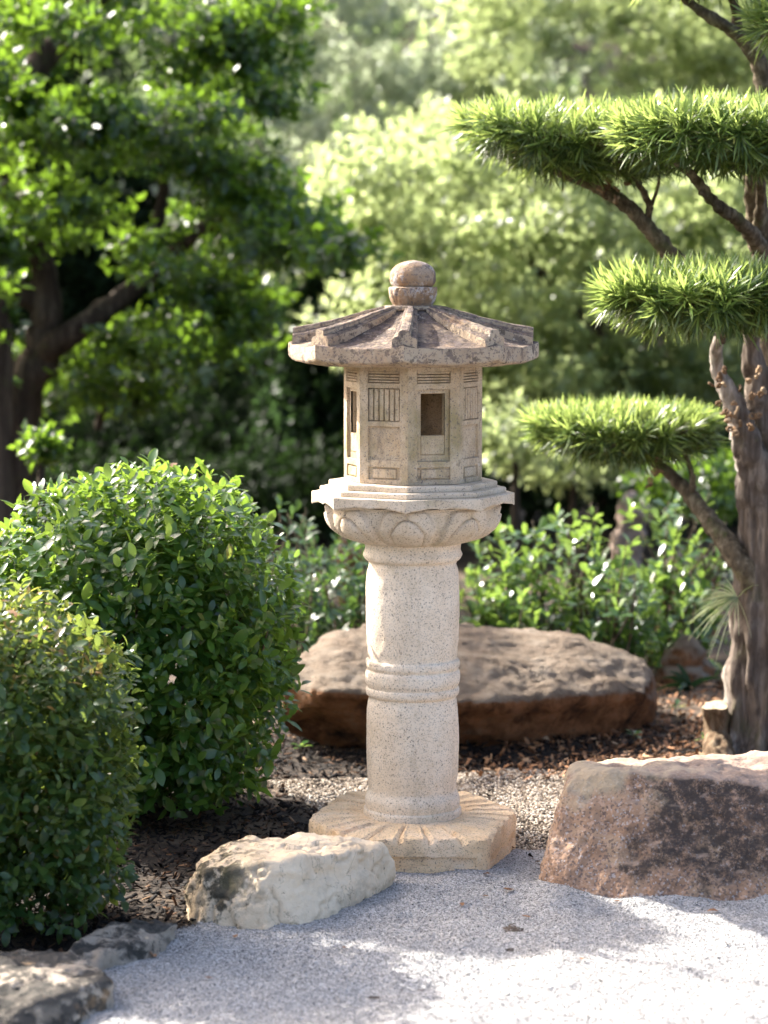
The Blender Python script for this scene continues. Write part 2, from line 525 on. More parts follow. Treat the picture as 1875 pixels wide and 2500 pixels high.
# ground
def gravelmat():
    n = NT('pale raked gravel')
    c = n.ramp(n.sep(n.voro(240), 0), [(0.0, (0.12, 0.116, 0.111)), (0.25, (0.235, 0.227, 0.218)), (0.6, (0.335, 0.324, 0.311)), (1.0, (0.46, 0.446, 0.427))])
    c = n.mix(n.rng(n.sep(n.voro(150), 1), 0.05, 0.06, 0.55, 0), c, (0.13, 0.13, 0.14))
    c = n.mix(n.rng(n.noise(5, 6, 0.6), 0.45, 0.7, 0, 0.25), c, (0.50, 0.47, 0.43))
    b = n.bump([(n.voro(240, 'Distance'), 0.55, 0.004), (n.noise(35, 6, 0.6), 0.5, 0.008)])
    return n.done(n.pbr(c, 0.95, 0.15, b))
M['gravel'] = gravelmat()
def pieces(name, stops, rough=0.85, spec=0.3):
    n = NT(name)
    a = n.n('ShaderNodeAttribute', attribute_name='rnd').outputs['Fac']
    r = n.n('ShaderNodeObjectInfo').outputs['Random']
    return n.done(n.pbr(n.ramp(a, stops), rough, spec))
M['grains'] = pieces('gravel grains', [(0.0, (0.075, 0.072, 0.069)), (0.25, (0.215, 0.208, 0.20)), (0.6, (0.335, 0.324, 0.311)), (1.0, (0.49, 0.475, 0.455))])
M['pebbles'] = pieces('tan pebbles', [(0.0, (0.10, 0.075, 0.055)), (0.25, (0.22, 0.17, 0.125)), (0.55, (0.36, 0.295, 0.225)), (0.85, (0.46, 0.40, 0.325)), (1.0, (0.58, 0.54, 0.48))])
M['mulch'] = pieces('dark mulch chips', [(0.0, (0.006, 0.0055, 0.0055)), (0.55, (0.018, 0.015, 0.014)), (0.8, (0.040, 0.026, 0.018)), (0.93, (0.11, 0.055, 0.028)), (1.0, (0.20, 0.13, 0.08))], 0.85, 0.15)
M['litter'] = pieces('rusty leaf litter', [(0.0, (0.05, 0.028, 0.016)), (0.4, (0.15, 0.07, 0.03)), (0.75, (0.28, 0.13, 0.055)), (1.0, (0.40, 0.26, 0.15))], 0.8)
M['soil'] = stone('dark soil', [(0.25, (0.014, 0.012, 0.010)), (0.5, (0.028, 0.022, 0.018)), (0.75, (0.06, 0.045, 0.033))], 6,
    stains=[(1.3, 0.45, 0.6, (0.20, 0.145, 0.10), 0.6, None, (1, 1, 1))],
    bumps=[('n', 60, 0.8, 0.01), ('n', 9, 0.6, 0.04)])
# bark
def bark(name, a, b, c, sc_=30, moss=0.3, st=(1, 1, 0.09), shade_wood=False):
    n = NT(name)
    f = n.noise(sc_, 8, 0.7, st, 0.4)
    col = n.ramp(f, [(0.32, a), (0.5, b), (0.66, c)])
    if shade_wood:  # right side darker: shade put into the bark colour, along with bare wood
        e = n.math('ADD', n.sep(n.coord(), 0), n.rng(n.noise(7, 5, 0.6, (1, 1, 0.35)), 0.3, 0.7, -0.05, 0.05, False))
        col = n.mix(n.rng(e, -0.055, -0.03, 0, 0.85), col, n.ramp(f, [(0.35, (0.025, 0.017, 0.013)), (0.55, (0.10, 0.074, 0.056)), (0.7, (0.21, 0.165, 0.13))]))
    col = n.mix(n.rng(n.noise(9, 6, 0.65), 0.55, 0.72, 0, moss), col, (0.09, 0.11, 0.03))
    bb = n.bump([(f, 1.0, 0.012), (n.noise(120, 6, 0.6), 0.4, 0.003)])
    return n.done(n.pbr(col, 0.93, 0.15, bb))
M['bark_pale'] = bark('pale fissured bark', (0.07, 0.052, 0.042), (0.27, 0.23, 0.19), (0.50, 0.46, 0.41), 30, 0.25, (1, 1, 0.09), True)
M['bark_branch'] = bark('mossy branch bark', (0.035, 0.025, 0.016), (0.11, 0.085, 0.055), (0.24, 0.20, 0.14), 34, 0.55, (1, 1, 0.6))
M['bark_dark'] = bark('dark bark', (0.02, 0.014, 0.01), (0.055, 0.04, 0.028), (0.13, 0.10, 0.07), 18)
M['bark_stub'] = bark('brown stub bark', (0.03, 0.018, 0.01), (0.13, 0.085, 0.05), (0.30, 0.23, 0.15), 40, 0.3)
M['cutwood'] = stone('weathered cut wood', [(0.25, (0.24, 0.18, 0.11)), (0.5, (0.40, 0.32, 0.21)), (0.75, (0.52, 0.44, 0.32))], 30,
    stains=[(60, 0.5, 0.7, (0.12, 0.08, 0.05), 0.6, None, (1, 1, 0.06))], bumps=[('n', 60, 0.6, 0.006)])
# leaves
M['bush'] = leaf_mat('glossy hedge leaf', [(0.0, (0.010, 0.042, 0.012)), (0.35, (0.020, 0.078, 0.017)), (0.7, (0.045, 0.125, 0.022)), (0.96, (0.10, 0.18, 0.035)), (0.985, (0.16, 0.18, 0.045)), (0.994, (0.30, 0.14, 0.05)), (1.0, (0.30, 0.10, 0.04))], (0.42, 0.62, 0.07), 0.42, 0.30, 0.7)
M['bush2'] = leaf_mat('small hedge leaf', [(0.0, (0.010, 0.036, 0.012)), (0.45, (0.022, 0.066, 0.018)), (0.75, (0.045, 0.10, 0.024)), (0.96, (0.09, 0.14, 0.035)), (0.98, (0.20, 0.14, 0.05)), (1.0, (0.38, 0.16, 0.06))], (0.42, 0.52, 0.08), 0.40, 0.34, 0.5)
M['shrub'] = leaf_mat('bright shrub leaf', [(0.0, (0.016, 0.052, 0.013)), (0.5, (0.038, 0.105, 0.022)), (0.85, (0.085, 0.17, 0.035)), (1.0, (0.19, 0.23, 0.065))], (0.38, 0.55, 0.09), 0.40, 0.28, 1.0)
M['shrub_dark'] = leaf_mat('dark shrub leaf', [(0.0, (0.008, 0.032, 0.010)), (0.5, (0.017, 0.060, 0.014)), (1.0, (0.045, 0.105, 0.022))], (0.20, 0.34, 0.05), 0.32, 0.30, 0.8)
M['needle'] = leaf_mat('strap needle leaf', [(0.0, (0.045, 0.095, 0.022)), (0.4, (0.078, 0.15, 0.030)), (0.8, (0.12, 0.20, 0.045)), (0.97, (0.17, 0.25, 0.07)), (1.0, (0.28, 0.18, 0.07))], (0.54, 0.66, 0.17), 0.5, 0.30, 0.8)
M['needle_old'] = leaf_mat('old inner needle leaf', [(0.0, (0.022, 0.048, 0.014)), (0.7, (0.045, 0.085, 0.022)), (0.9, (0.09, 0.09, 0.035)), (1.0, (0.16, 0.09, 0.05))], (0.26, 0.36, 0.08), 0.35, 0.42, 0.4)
M['tree_dark'] = leaf_mat('deep green tree leaf', [(0.0, (0.006, 0.024, 0.005)), (0.5, (0.014, 0.046, 0.009)), (1.0, (0.042, 0.098, 0.016))], (0.33, 0.55, 0.04), 0.46, 0.38, 0.9)
M['tree_lime'] = leaf_mat('yellow green tree leaf', [(0.0, (0.075, 0.115, 0.042)), (0.6, (0.14, 0.19, 0.075)), (1.0, (0.23, 0.28, 0.13))], (0.66, 0.76, 0.33), 0.60, 0.40, 1.0)
M['tree_pale'] = leaf_mat('tree leaf with painted haze', [(0.0, (0.15, 0.195, 0.12)), (0.6, (0.26, 0.305, 0.20)), (1.0, (0.38, 0.42, 0.31))], (0.70, 0.78, 0.52), 0.55, 0.42, 1.0)  # paled leaf colour stands in for a hazy veil
M['tree_cedar'] = leaf_mat('dull weeping conifer spray', [(0.0, (0.007, 0.019, 0.009)), (0.6, (0.014, 0.033, 0.014)), (1.0, (0.030, 0.056, 0.022))], (0.11, 0.21, 0.06), 0.28, 0.5, 0.2)
M['painted_shade_leaf'] = leaf_mat('leaf with painted shade', [(0.0, (0.004, 0.010, 0.004)), (0.6, (0.008, 0.018, 0.007)), (1.0, (0.016, 0.030, 0.011))], (0.05, 0.10, 0.02), 0.2, 0.6, 0.08)  # near black: shade of a canopy overhead painted into the leaves
M['wood_far'] = leaf_mat('far woodland leaf', [(0.0, (0.035, 0.065, 0.028)), (0.6, (0.07, 0.115, 0.045)), (1.0, (0.12, 0.16, 0.075))], (0.36, 0.48, 0.18), 0.45, 0.45, 0.4)
M['airplant'] = leaf_mat('silvery air plant blade', [(0.0, (0.16, 0.22, 0.11)), (0.6, (0.30, 0.35, 0.20)), (1.0, (0.45, 0.44, 0.28))], (0.5, 0.55, 0.25), 0.35, 0.5, 0.3)
M['dryleaf'] = leaf_mat('dry brown leaf', [(0.0, (0.10, 0.045, 0.025)), (0.5, (0.24, 0.11, 0.05)), (1.0, (0.38, 0.20, 0.10))], (0.40, 0.18, 0.06), 0.2, 0.6, 0.3)
M['fern'] = leaf_mat('withered fern frond', [(0.0, (0.10, 0.055, 0.03)), (0.5, (0.25, 0.15, 0.085)), (1.0, (0.42, 0.30, 0.19))], (0.4, 0.25, 0.1), 0.15, 0.8, 0.2)

# ================================================================== setting
def grid_sheet(name, xf, yf, nx, ny, zf, mat):
    s = np.linspace(0, 1, nx)
    t = np.linspace(0, 1, ny)
    Y = yf(t)
    rows = []
    for y in Y:
        a, b = xf(y)
        x = a + (b - a) * s
        rows.append(np.column_stack([x, np.full(nx, y), zf(x, np.full(nx, y))]))
    return mk(name, np.vstack(rows), ring_faces(ny, nx, closed=False), mat)

def soil_z(x, y):
    p = np.column_stack([x, y, np.zeros_like(x)])
    return -0.012 + 0.012 * fbm(p, 2.5, 3, 3) - 0.16 * sstep(2.3, 9.0, y)

def edge_x(y):
    """line of edging rocks: raked gravel lies to the right of it"""
    return np.interp(y, [-6, -1.6, -1.25, -0.92, -0.62, -0.2, 0.2, 0.5], [-1.6, -0.86, -0.76, -0.64, -0.46, -0.22, -0.16, -0.16])

def gravel_z(x, y):
    p = np.column_stack([x, y, np.zeros_like(x)])
    z = 0.004 + 0.008 * fbm(p, 3.2, 3, 21) + 0.0065 * fbm(p, 9, 4, 22)
    # gravel banked in scallops against the pink granite
    w = np.exp(-((y + 0.56) / 0.12) ** 2) * sstep(0.2, 0.4, x)
    z = z + w * (0.016 + 0.020 * np.sin(x * 21 + 0.8) * (0.6 + 0.4 * np.sin(x * 7)))
    # footprints in the sunlit part
    for cx, cy, rr in ((0.22, -1.42, 0.05), (0.14, -1.47, 0.04), (0.32, -1.5, 0.03), (-0.1, -1.35, 0.04), (0.55, -1.46, 0.05)):
        z = z - 0.010 * np.exp(-(((x - cx) / rr) ** 2 + ((y - cy) / (rr * 0.6)) ** 2))
    return z - 0.03 * sstep(-0.02, 0.10, y)

ground = mk('ground', *(lambda n: (np.array([(x, y, 0) for y in np.linspace(-60, 260, n) for x in np.linspace(-160, 160, n)]) + np.array([0, 0, -0.25]), ring_faces(n, n, closed=False)))(12), M['soil'])
tag(ground, kind='structure')
bed = grid_sheet('soil_bed', lambda y: (-9, 9), lambda t: -6 + 26 * t, 200, 290, soil_z, M['soil'])
tag(bed, kind='structure')
gb = grid_sheet('gravel_bed', lambda y: (edge_x(y) + 0.025 * math.sin(y * 23) + 0.015 * math.sin(y * 61), 3.5), lambda t: -5.5 + 5.62 * t, 330, 420, gravel_z, M['gravel'])
tag(gb, kind='structure')

# far bank that closes the garden off
def bank_z(x, y):
    p = np.column_stack([x, y, np.zeros_like(x)])
    return -0.3 + 9.0 * sstep(21, 44, y) + 0.8 * fbm(p, 0.2, 3, 9)
bank = grid_sheet('hill', lambda y: (-45, 45), lambda t: 18 + 40 * t, 90, 60, bank_z, M['soil'])
tag(bank, kind='structure')

# ------------------------------------------------------------------ loose ground cover (nobody could count it)
OCT = (np.array([(1, 0, 0), (-1, 0, 0), (0, 1, 0), (0, -1, 0), (0, 0, 1), (0, 0, -1)], float),
       np.array([(0, 2, 4), (2, 1, 4), (1, 3, 4), (3, 0, 4), (2, 0, 5), (1, 2, 5), (3, 1, 5), (0, 3, 5)], int))
_g = (1 + 5 ** 0.5) / 2
_iv = unit(np.array([(-1, _g, 0), (1, _g, 0), (-1, -_g, 0), (1, -_g, 0), (0, -1, _g), (0, 1, _g), (0, -1, -_g), (0, 1, -_g), (_g, 0, -1), (_g, 0, 1), (-_g, 0, -1), (-_g, 0, 1)], float))
ICO = (_iv, np.array([(0, 11, 5), (0, 5, 1), (0, 1, 7), (0, 7, 10), (0, 10, 11), (1, 5, 9), (5, 11, 4), (11, 10, 2), (10, 7, 6), (7, 1, 8), (3, 9, 4), (3, 4, 2), (3, 2, 6), (3, 6, 8), (3, 8, 9), (4, 9, 5), (2, 4, 11), (6, 2, 10), (8, 6, 7), (9, 8, 1)], int))
CHIP = (np.array([(-.5, -.5, -.2), (.5, -.35, -.15), (.5, .4, -.2), (-.5, .5, -.1), (-.42, -.4, .2), (.45, -.4, .15), (.4, .35, .2), (-.45, .4, .25)], float),
        np.array([(4, 5, 6), (4, 6, 7), (0, 1, 5), (0, 5, 4), (1, 2, 6), (1, 6, 5), (2, 3, 7), (2, 7, 6), (3, 0, 4), (3, 4, 7)], int))

def scatter(name, tmpl, x, y, z, size, flat, lump, mat, smooth, tilt=0.5):
    n = len(x)
    TV, TF = tmpl
    k = len(TV)
    X = unit(np.column_stack([RNG.normal(size=n), RNG.normal(size=n), RNG.normal(0, tilt, n)]))
    N = unit(np.column_stack([RNG.normal(0, tilt, n), RNG.normal(0, tilt, n), np.ones(n)]))
    Yv = unit(np.cross(N, X))
    Z = np.cross(X, Yv)
    s = size[:, None] * np.array(flat)[None, :] * RNG.uniform(0.7, 1.3, (n, 3))
    J = TV[None] * (1 + RNG.uniform(-lump, lump, (n, k, 1)))
    c = np.column_stack([x, y, z])
    V = c[:, None, :] + (J[..., 0:1] * s[:, None, 0:1]) * X[:, None, :] + (J[..., 1:2] * s[:, None, 1:2]) * Yv[:, None, :] + (J[..., 2:3] * s[:, None, 2:3]) * Z[:, None, :]
    F = TF[None] + (np.arange(n) * k)[:, None, None]
    col = np.repeat(RNG.uniform(0, 1, n), k)
    o = mk(name, V.reshape(-1, 3), F.reshape(-1, 3), mat, smooth=smooth, attr=col)
    return o

# gravel grains in front
n = 120000
y = RNG.uniform(-1.95, 0.06, n)
x = RNG.uniform(-1.1, 1.25, n)
k = x > edge_x(y) + 0.03 * np.sin(y * 23) - 0.02
x, y = x[k], y[k]
g = scatter('gravel', OCT, x, y, gravel_z(x, y) + 0.0006, RNG.uniform(0.0010, 0.0024, len(x)) * np.where(RNG.uniform(0, 1, len(x)) < 0.05, 1.8, 1.0), (1, 0.85, 0.7), 0.3, M['grains'], False)
tag(g, 'pale grey raked gravel covering the foreground', 'gravel', kind='stuff')
# pebbles behind the lantern
def pebble_mask(x, y):
    e = 0.10 * fbm(np.column_stack([x, y, 0 * x]), 3.0, 3, 5)
    left = x > (-0.42 + 0.28 * (0.75 - y) + e)
    back = y < 1.02 + 0.9 * e + 0.10 * np.sin(x * 4)
    return left & back & (y > -0.03) & (x < 1.6 + e)
n = 64000
y = RNG.uniform(-0.12, 1.3, n)
x = RNG.uniform(-0.9, 1.5, n)
k = pebble_mask(x, y)
x, y = x[k], y[k]
g = scatter('pebbles', ICO, x, y, soil_z(x, y) + 0.004, RNG.uniform(0.0018, 0.0052, len(x)), (1.1, 0.8, 0.55), 0.22, M['pebbles'], True)
tag(g, 'small tan and white pebbles behind the lantern', 'pebbles', kind='stuff')
# mulch chips
n = 42000
y = RNG.uniform(-2.0, 1.9, n)
x = RNG.uniform(-1.9, 1.9, n)
inm = ((x < edge_x(y) + 0.05 + 0.06 * np.sin(y * 17)) & (y < 0.2)) | (~pebble_mask(x, y) & (y > -0.1))
near_bound = RNG.uniform(0, 1, n) < 0.02
k = inm | (near_bound & (y > 0.1))
x, y = x[k], y[k]
g = scatter('mulch', CHIP, x, y, soil_z(x, y) + RNG.uniform(0.002, 0.012, len(x)), RNG.uniform(0.006, 0.024, len(x)), (1.2, 0.45, 0.25), 0.2, M['mulch'], False)
tag(g, 'dark shredded bark mulch under the clipped bushes', 'mulch', kind='stuff')
# rusty leaf litter at the foot of the tree and boulder
n = 9000
y = RNG.uniform(0.95, 2.9, n)
x = RNG.uniform(-0.5, 1.9, n)
k = RNG.uniform(0, 1, n) < sstep(-0.2, 0.55, x + 0.15 * (y - 1.5)) * (0.9 - 0.25 * (y > 2.2))
x, y = x[k], y[k]
g = scatter('leaf_litter', CHIP, x, y, soil_z(x, y) + RNG.uniform(0.006, 0.020, len(x)), RNG.uniform(0.010, 0.028, len(x)), (1.2, 0.5, 0.1), 0.25, M['litter'], False)
tag(g, 'rusty brown leaf litter below the long boulder', 'leaf litter', kind='stuff')

# ================================================================== stone lantern
PHI0 = R(-4.6)
S0 = 6.5
def zv(v):
    return float(P(1008, v, 0.0)[2])
def rr(r, v):
    z = zv(v)
    return r * (S0 * math.cos(PITCH) + (EYE[2] - z) * math.sin(PITCH)) / FPX
def pol(rad, phi):
    return np.array([rad * math.sin(phi), -rad * math.cos(phi)])

lantern = thing('stone_lantern', (0, 0, 0), 'tall weathered granite garden lantern with eight-sided roof on round column', 'stone lantern')

# plinth: irregular hexagon with carved petals on top
HEX = np.array([(0.290, 0.04), (0.195, -0.312), (-0.165, -0.300), (-0.287, -0.062), (-0.190, 0.285), (0.160, 0.287)])
ZT = 0.101
def hexrad(phi):
    d = pol(1, phi)
    best = 9
    for i in range(6):
        a, b = HEX[i], HEX[(i + 1) % 6]
        e = b - a
        den = d[0] * e[1] - d[1] * e[0]
        if abs(den) < 1e-9: continue
        t = (a[0] * e[1] - a[1] * e[0]) / den
        s = (a[0] * d[1] - a[1] * d[0]) / den
        if t > 0 and -1e-6 <= s <= 1 + 1e-6: best = min(best, t)
    return best
NT_ = 576
phis = np.arange(NT_) / NT_ * 2 * np.pi
hr = np.array([hexrad(p) for p in phis])
cdist = np.min(np.linalg.norm(np.array([pol(h, p) for h, p in zip(hr, phis)])[:, None, :] - HEX[None], axis=2), axis=1)
hr = hr - 0.008 * np.exp(-(cdist / 0.012) ** 2)
rows = []
npet = 24
f = (phis * npet / (2 * np.pi) + 0.5) % 1.0
q = np.abs(2 * f - 1)                     # 0 at the middle of a petal, 1 in the groove
def plinth_row(rf, z, dr=0):
    r = 0.125 + (hr - 0.125) * rf + dr
    return np.column_stack([r * np.sin(phis), -r * np.cos(phis), np.broadcast_to(z, r.shape)])
for rf in np.concatenate([[0.0], np.linspace(0.05, 1.0, 40)]):
    grow = sstep(0.10, 0.35, rf)
    z = ZT - 0.002 + grow * (0.0075 * np.clip(1 - q ** 3, 0, 1) ** 0.5 - 0.004)
    z = z + 0.003 * grow * np.exp(-((q - 0.66) / 0.10) ** 2)
    z = z - 0.011 * sstep(0.0, 0.05, rf - (0.99 - 0.085 * q ** 2))
    z = z - 0.005 * (rf ** 2)
    rows.append(plinth_row(rf, z, 0.0))
pil = sstep(0.028, 0.034, cdist)          # plain corner posts, recessed panels between
arch = 0.012 + 0.014 * np.abs(np.sin(phis * 6 + 1.0)) ** 0.5
rows.append(plinth_row(1.0, ZT - 0.024, 0.0015))
rows.append(plinth_row(1.0, 0.050, 0.0))
rows.append(plinth_row(1.0, 0.0485, -0.011 * pil))
rows.append(plinth_row(1.0, arch + 0.001, -0.011 * pil))
rows.append(plinth_row(1.0, arch - 0.001, -0.001 * pil))
rows.append(plinth_row(1.0, -0.03, 0.0))
V = np.vstack(rows)
V = V + 0.0016 * np.column_stack([fbm(V, 40, 3, 1), fbm(V, 40, 3, 2), fbm(V, 40, 3, 3)])
F = [tuple(reversed(a)) for a in ring_faces(len(rows), NT_)]
mk('plinth', V, F, M['plinth'], lantern, sharp=32)

def lathe(prof, n=96, seed=0, amp=0.001, ripple=None):
    """prof (r_px, v) top to bottom"""
    pr = np.array([(rr(r, v), zv(v)) for r, v in prof])
    ph = np.arange(n) / n * 2 * np.pi
    V = np.concatenate([np.column_stack([r * np.sin(ph), -r * np.cos(ph), np.full(n, z)]) for r, z in pr])
    if ripple is not None:
        t = np.repeat(np.linspace(0, 1, len(pr)), n)
        d = ripple(np.tile(ph, len(pr)), t)
        nrm = unit(V * np.array([1, 1, 0]) + np.array([0, 0, -0.02]))
        V = V + nrm * d[:, None]
    if amp:
        nr = unit(V * np.array([1, 1, 0.0]) + 1e-9)
        V = V + nr * (amp * (fbm(V, 22, 4, seed) + 0.7 * fbm(V, 90, 2, seed + 3)))[:, None]
    F = [tuple(reversed(a)) for a in ring_faces(len(pr), n)]
    F.append(tuple(reversed(range(n))) if False else tuple(range(n)))
    F.append(tuple(reversed(range((len(pr) - 1) * n, len(pr) * n))))
    return V, F

def dense(ctrl, n):
    c = np.array(ctrl, float)
    d = np.concatenate([[0], np.cumsum(np.hypot(np.diff(c[:, 0]), np.diff(c[:, 1])))])
    t = np.linspace(0, d[-1], n)
    return list(zip(np.interp(t, d, c[:, 0]), np.interp(t, d, c[:, 1])))

def arcs(ctrl, n):
    s = spline(np.array(ctrl, float), n)
    return [tuple(a) for a in s]

shaft = [(117, 1316)] + arcs([(118, 1324), (116, 1337), (119, 1347), (120, 1354), (116, 1363), (108, 1369)], 16) \
    + arcs([(106, 1376), (111, 1395), (113.5, 1425), (114.3, 1470), (113, 1530), (110.5, 1580), (107, 1602)], 30) \
    + arcs([(107.5, 1606), (113, 1609), (114.8, 1616), (114, 1624), (111, 1629)], 12) \
    + arcs([(111.2, 1632), (115, 1637), (116.3, 1650), (115.6, 1662), (111.5, 1671)], 14) \
    + arcs([(111.2, 1674), (114, 1677), (114.6, 1684), (112.5, 1692), (107, 1697)], 12) \
    + arcs([(107, 1702), (110.5, 1722), (112.5, 1760), (112.6, 1810), (111, 1870), (106.5, 1915), (106, 1924)], 34) \
    + arcs([(109, 1931), (114, 1940), (116, 1950), (115.5, 1960), (114.5, 1965)], 12) \
    + arcs([(115, 1967), (118.5, 1969), (119.5, 1975), (119.5, 1985), (118, 1993)], 10) + [(112, 1994)]
V, F = lathe(shaft, 128, 3, 0.0012)
mk('column', V, F, M['shaft'], lantern, sharp=40)

def petals(ph, t):
    a = ((ph - PHI0 + np.pi / 8) % (np.pi / 4)) - np.pi / 8
    a = np.abs(np.degrees(a))
    win = 13.5 * np.sqrt(np.clip((t - 0.20) / 0.30, 0, 1)) * (1 - 0.10 * t)
    wout = 10 + 9.5 * np.sqrt(np.clip((t - 0.02) / 0.40, 0, 1)) + 0 * t
    inner = sstep(0.0, 2.0, win - a)
    d = inner * (0.006 + 0.009 * np.clip(1 - (a / np.maximum(win, 1)) ** 2, 0, 1))
    band = sstep(0.0, 1.3, wout - a) * (1 - sstep(-0.2, 1.0, win - a))
    d = d + band * 0.0095 - 0.004 * np.exp(-((a - win) / 0.8) ** 2)
    gap = sstep(0.0, 1.0, a - wout)
    d = d - gap * 0.006
    return d * sstep(0.0, 0.08, t) * (1 - 0.55 * sstep(0.8, 1.0, t))
bowl = arcs([(209, 1226), (206, 1240), (203.5, 1256), (198, 1273), (189, 1287), (175, 1299), (158, 1309), (140, 1316), (118, 1322)], 60)
V, F = lathe(bowl, 384, 8, 0.0010, petals)
mk('lotus_bowl', V, F, M['bowl'], lantern, sharp=38)

def octa_prism(name, r_px, v_top, v_bot, mat, parent, bev=0.004, wear=0.0012, seed=0, notch=None):
    zt, zb = zv(v_top), zv(v_bot)
    rad = rr(r_px, v_top)
    prof = [(rad - bev, zt), (rad - 0.3 * bev, zt - 0.3 * bev), (rad, zt - bev), (rad, (zt + zb) / 2), (rad, zb + bev), (rad - bev * 0.5, zb)]
    m = 20
    rows = []
    inner = [(0.0, zt)] if False else []
    for r_, z_ in prof:
        ring = []
        for k_ in range(8):
            A, B = pol(r_, PHI0 + k_ * math.pi / 4), pol(r_, PHI0 + (k_ + 1) * math.pi / 4)
            for j in range(m):
                w = j / m
                c = A * (1 - w) + B * w
                zz = z_
                if notch is not None and z_ < zb + bev * 1.5:
                    zz = z_ + notch(w)
                ring.append((c[0], c[1], zz))
        rows.append(np.array(ring))
    V = np.vstack(rows)
    V = V + wear * np.column_stack([fbm(V, 30, 3, seed), fbm(V, 30, 3, seed + 1), 0.8 * fbm(V, 30, 3, seed + 2)])
    n_ = 8 * m
    F = [tuple(reversed(a)) for a in ring_faces(len(rows), n_)]
    F.append(tuple(range(n_)))
    F.append(tuple(reversed(range((len(rows) - 1) * n_, len(rows) * n_))))
    return mk(name, V, F, mat, parent, smooth=False)

slab = octa_prism('platform', 249, 1200, 1231, M['bowl'], lantern, 0.003, 0.0012, 31, notch=lambda w: 0.012 * abs(math.sin(w * math.pi)) ** 0.6 - 0.004 * math.exp(-((w - 0.5) / 0.07) ** 2))
octa_prism('step', 228, 1186.5, 1201, M['bowl'], slab, 0.004, 0.0013, 41)
octa_prism('step', 206, 1171.5, 1187.5, M['bowl'], slab, 0.004, 0.0013, 51)

# light chamber: eight wall panels, windows in every second one
RC = rr(169, 1060)
ZB, ZTOP = zv(1170.5), zv(882)
ch = thing('light_chamber', (0, 0, 0), None, None)
ch.parent = lantern
def slab8(name, rad, z0, z1, mat, parent):
    V, n_ = [], 8
    for z in (z1, z0):
        for k_ in range(8):
            c = pol(rad, PHI0 + k_ * math.pi / 4)
            V.append((c[0], c[1], z))
    F = [tuple(reversed(a)) for a in ring_faces(2, 8)] + [tuple(range(8)), tuple(range(15, 7, -1))]
    return mk(name, V, F, mat, parent, smooth=False)
slab8('chamber_floor', RC - 0.012, ZB + 0.001, ZB + 0.008, M['chamber'], ch)

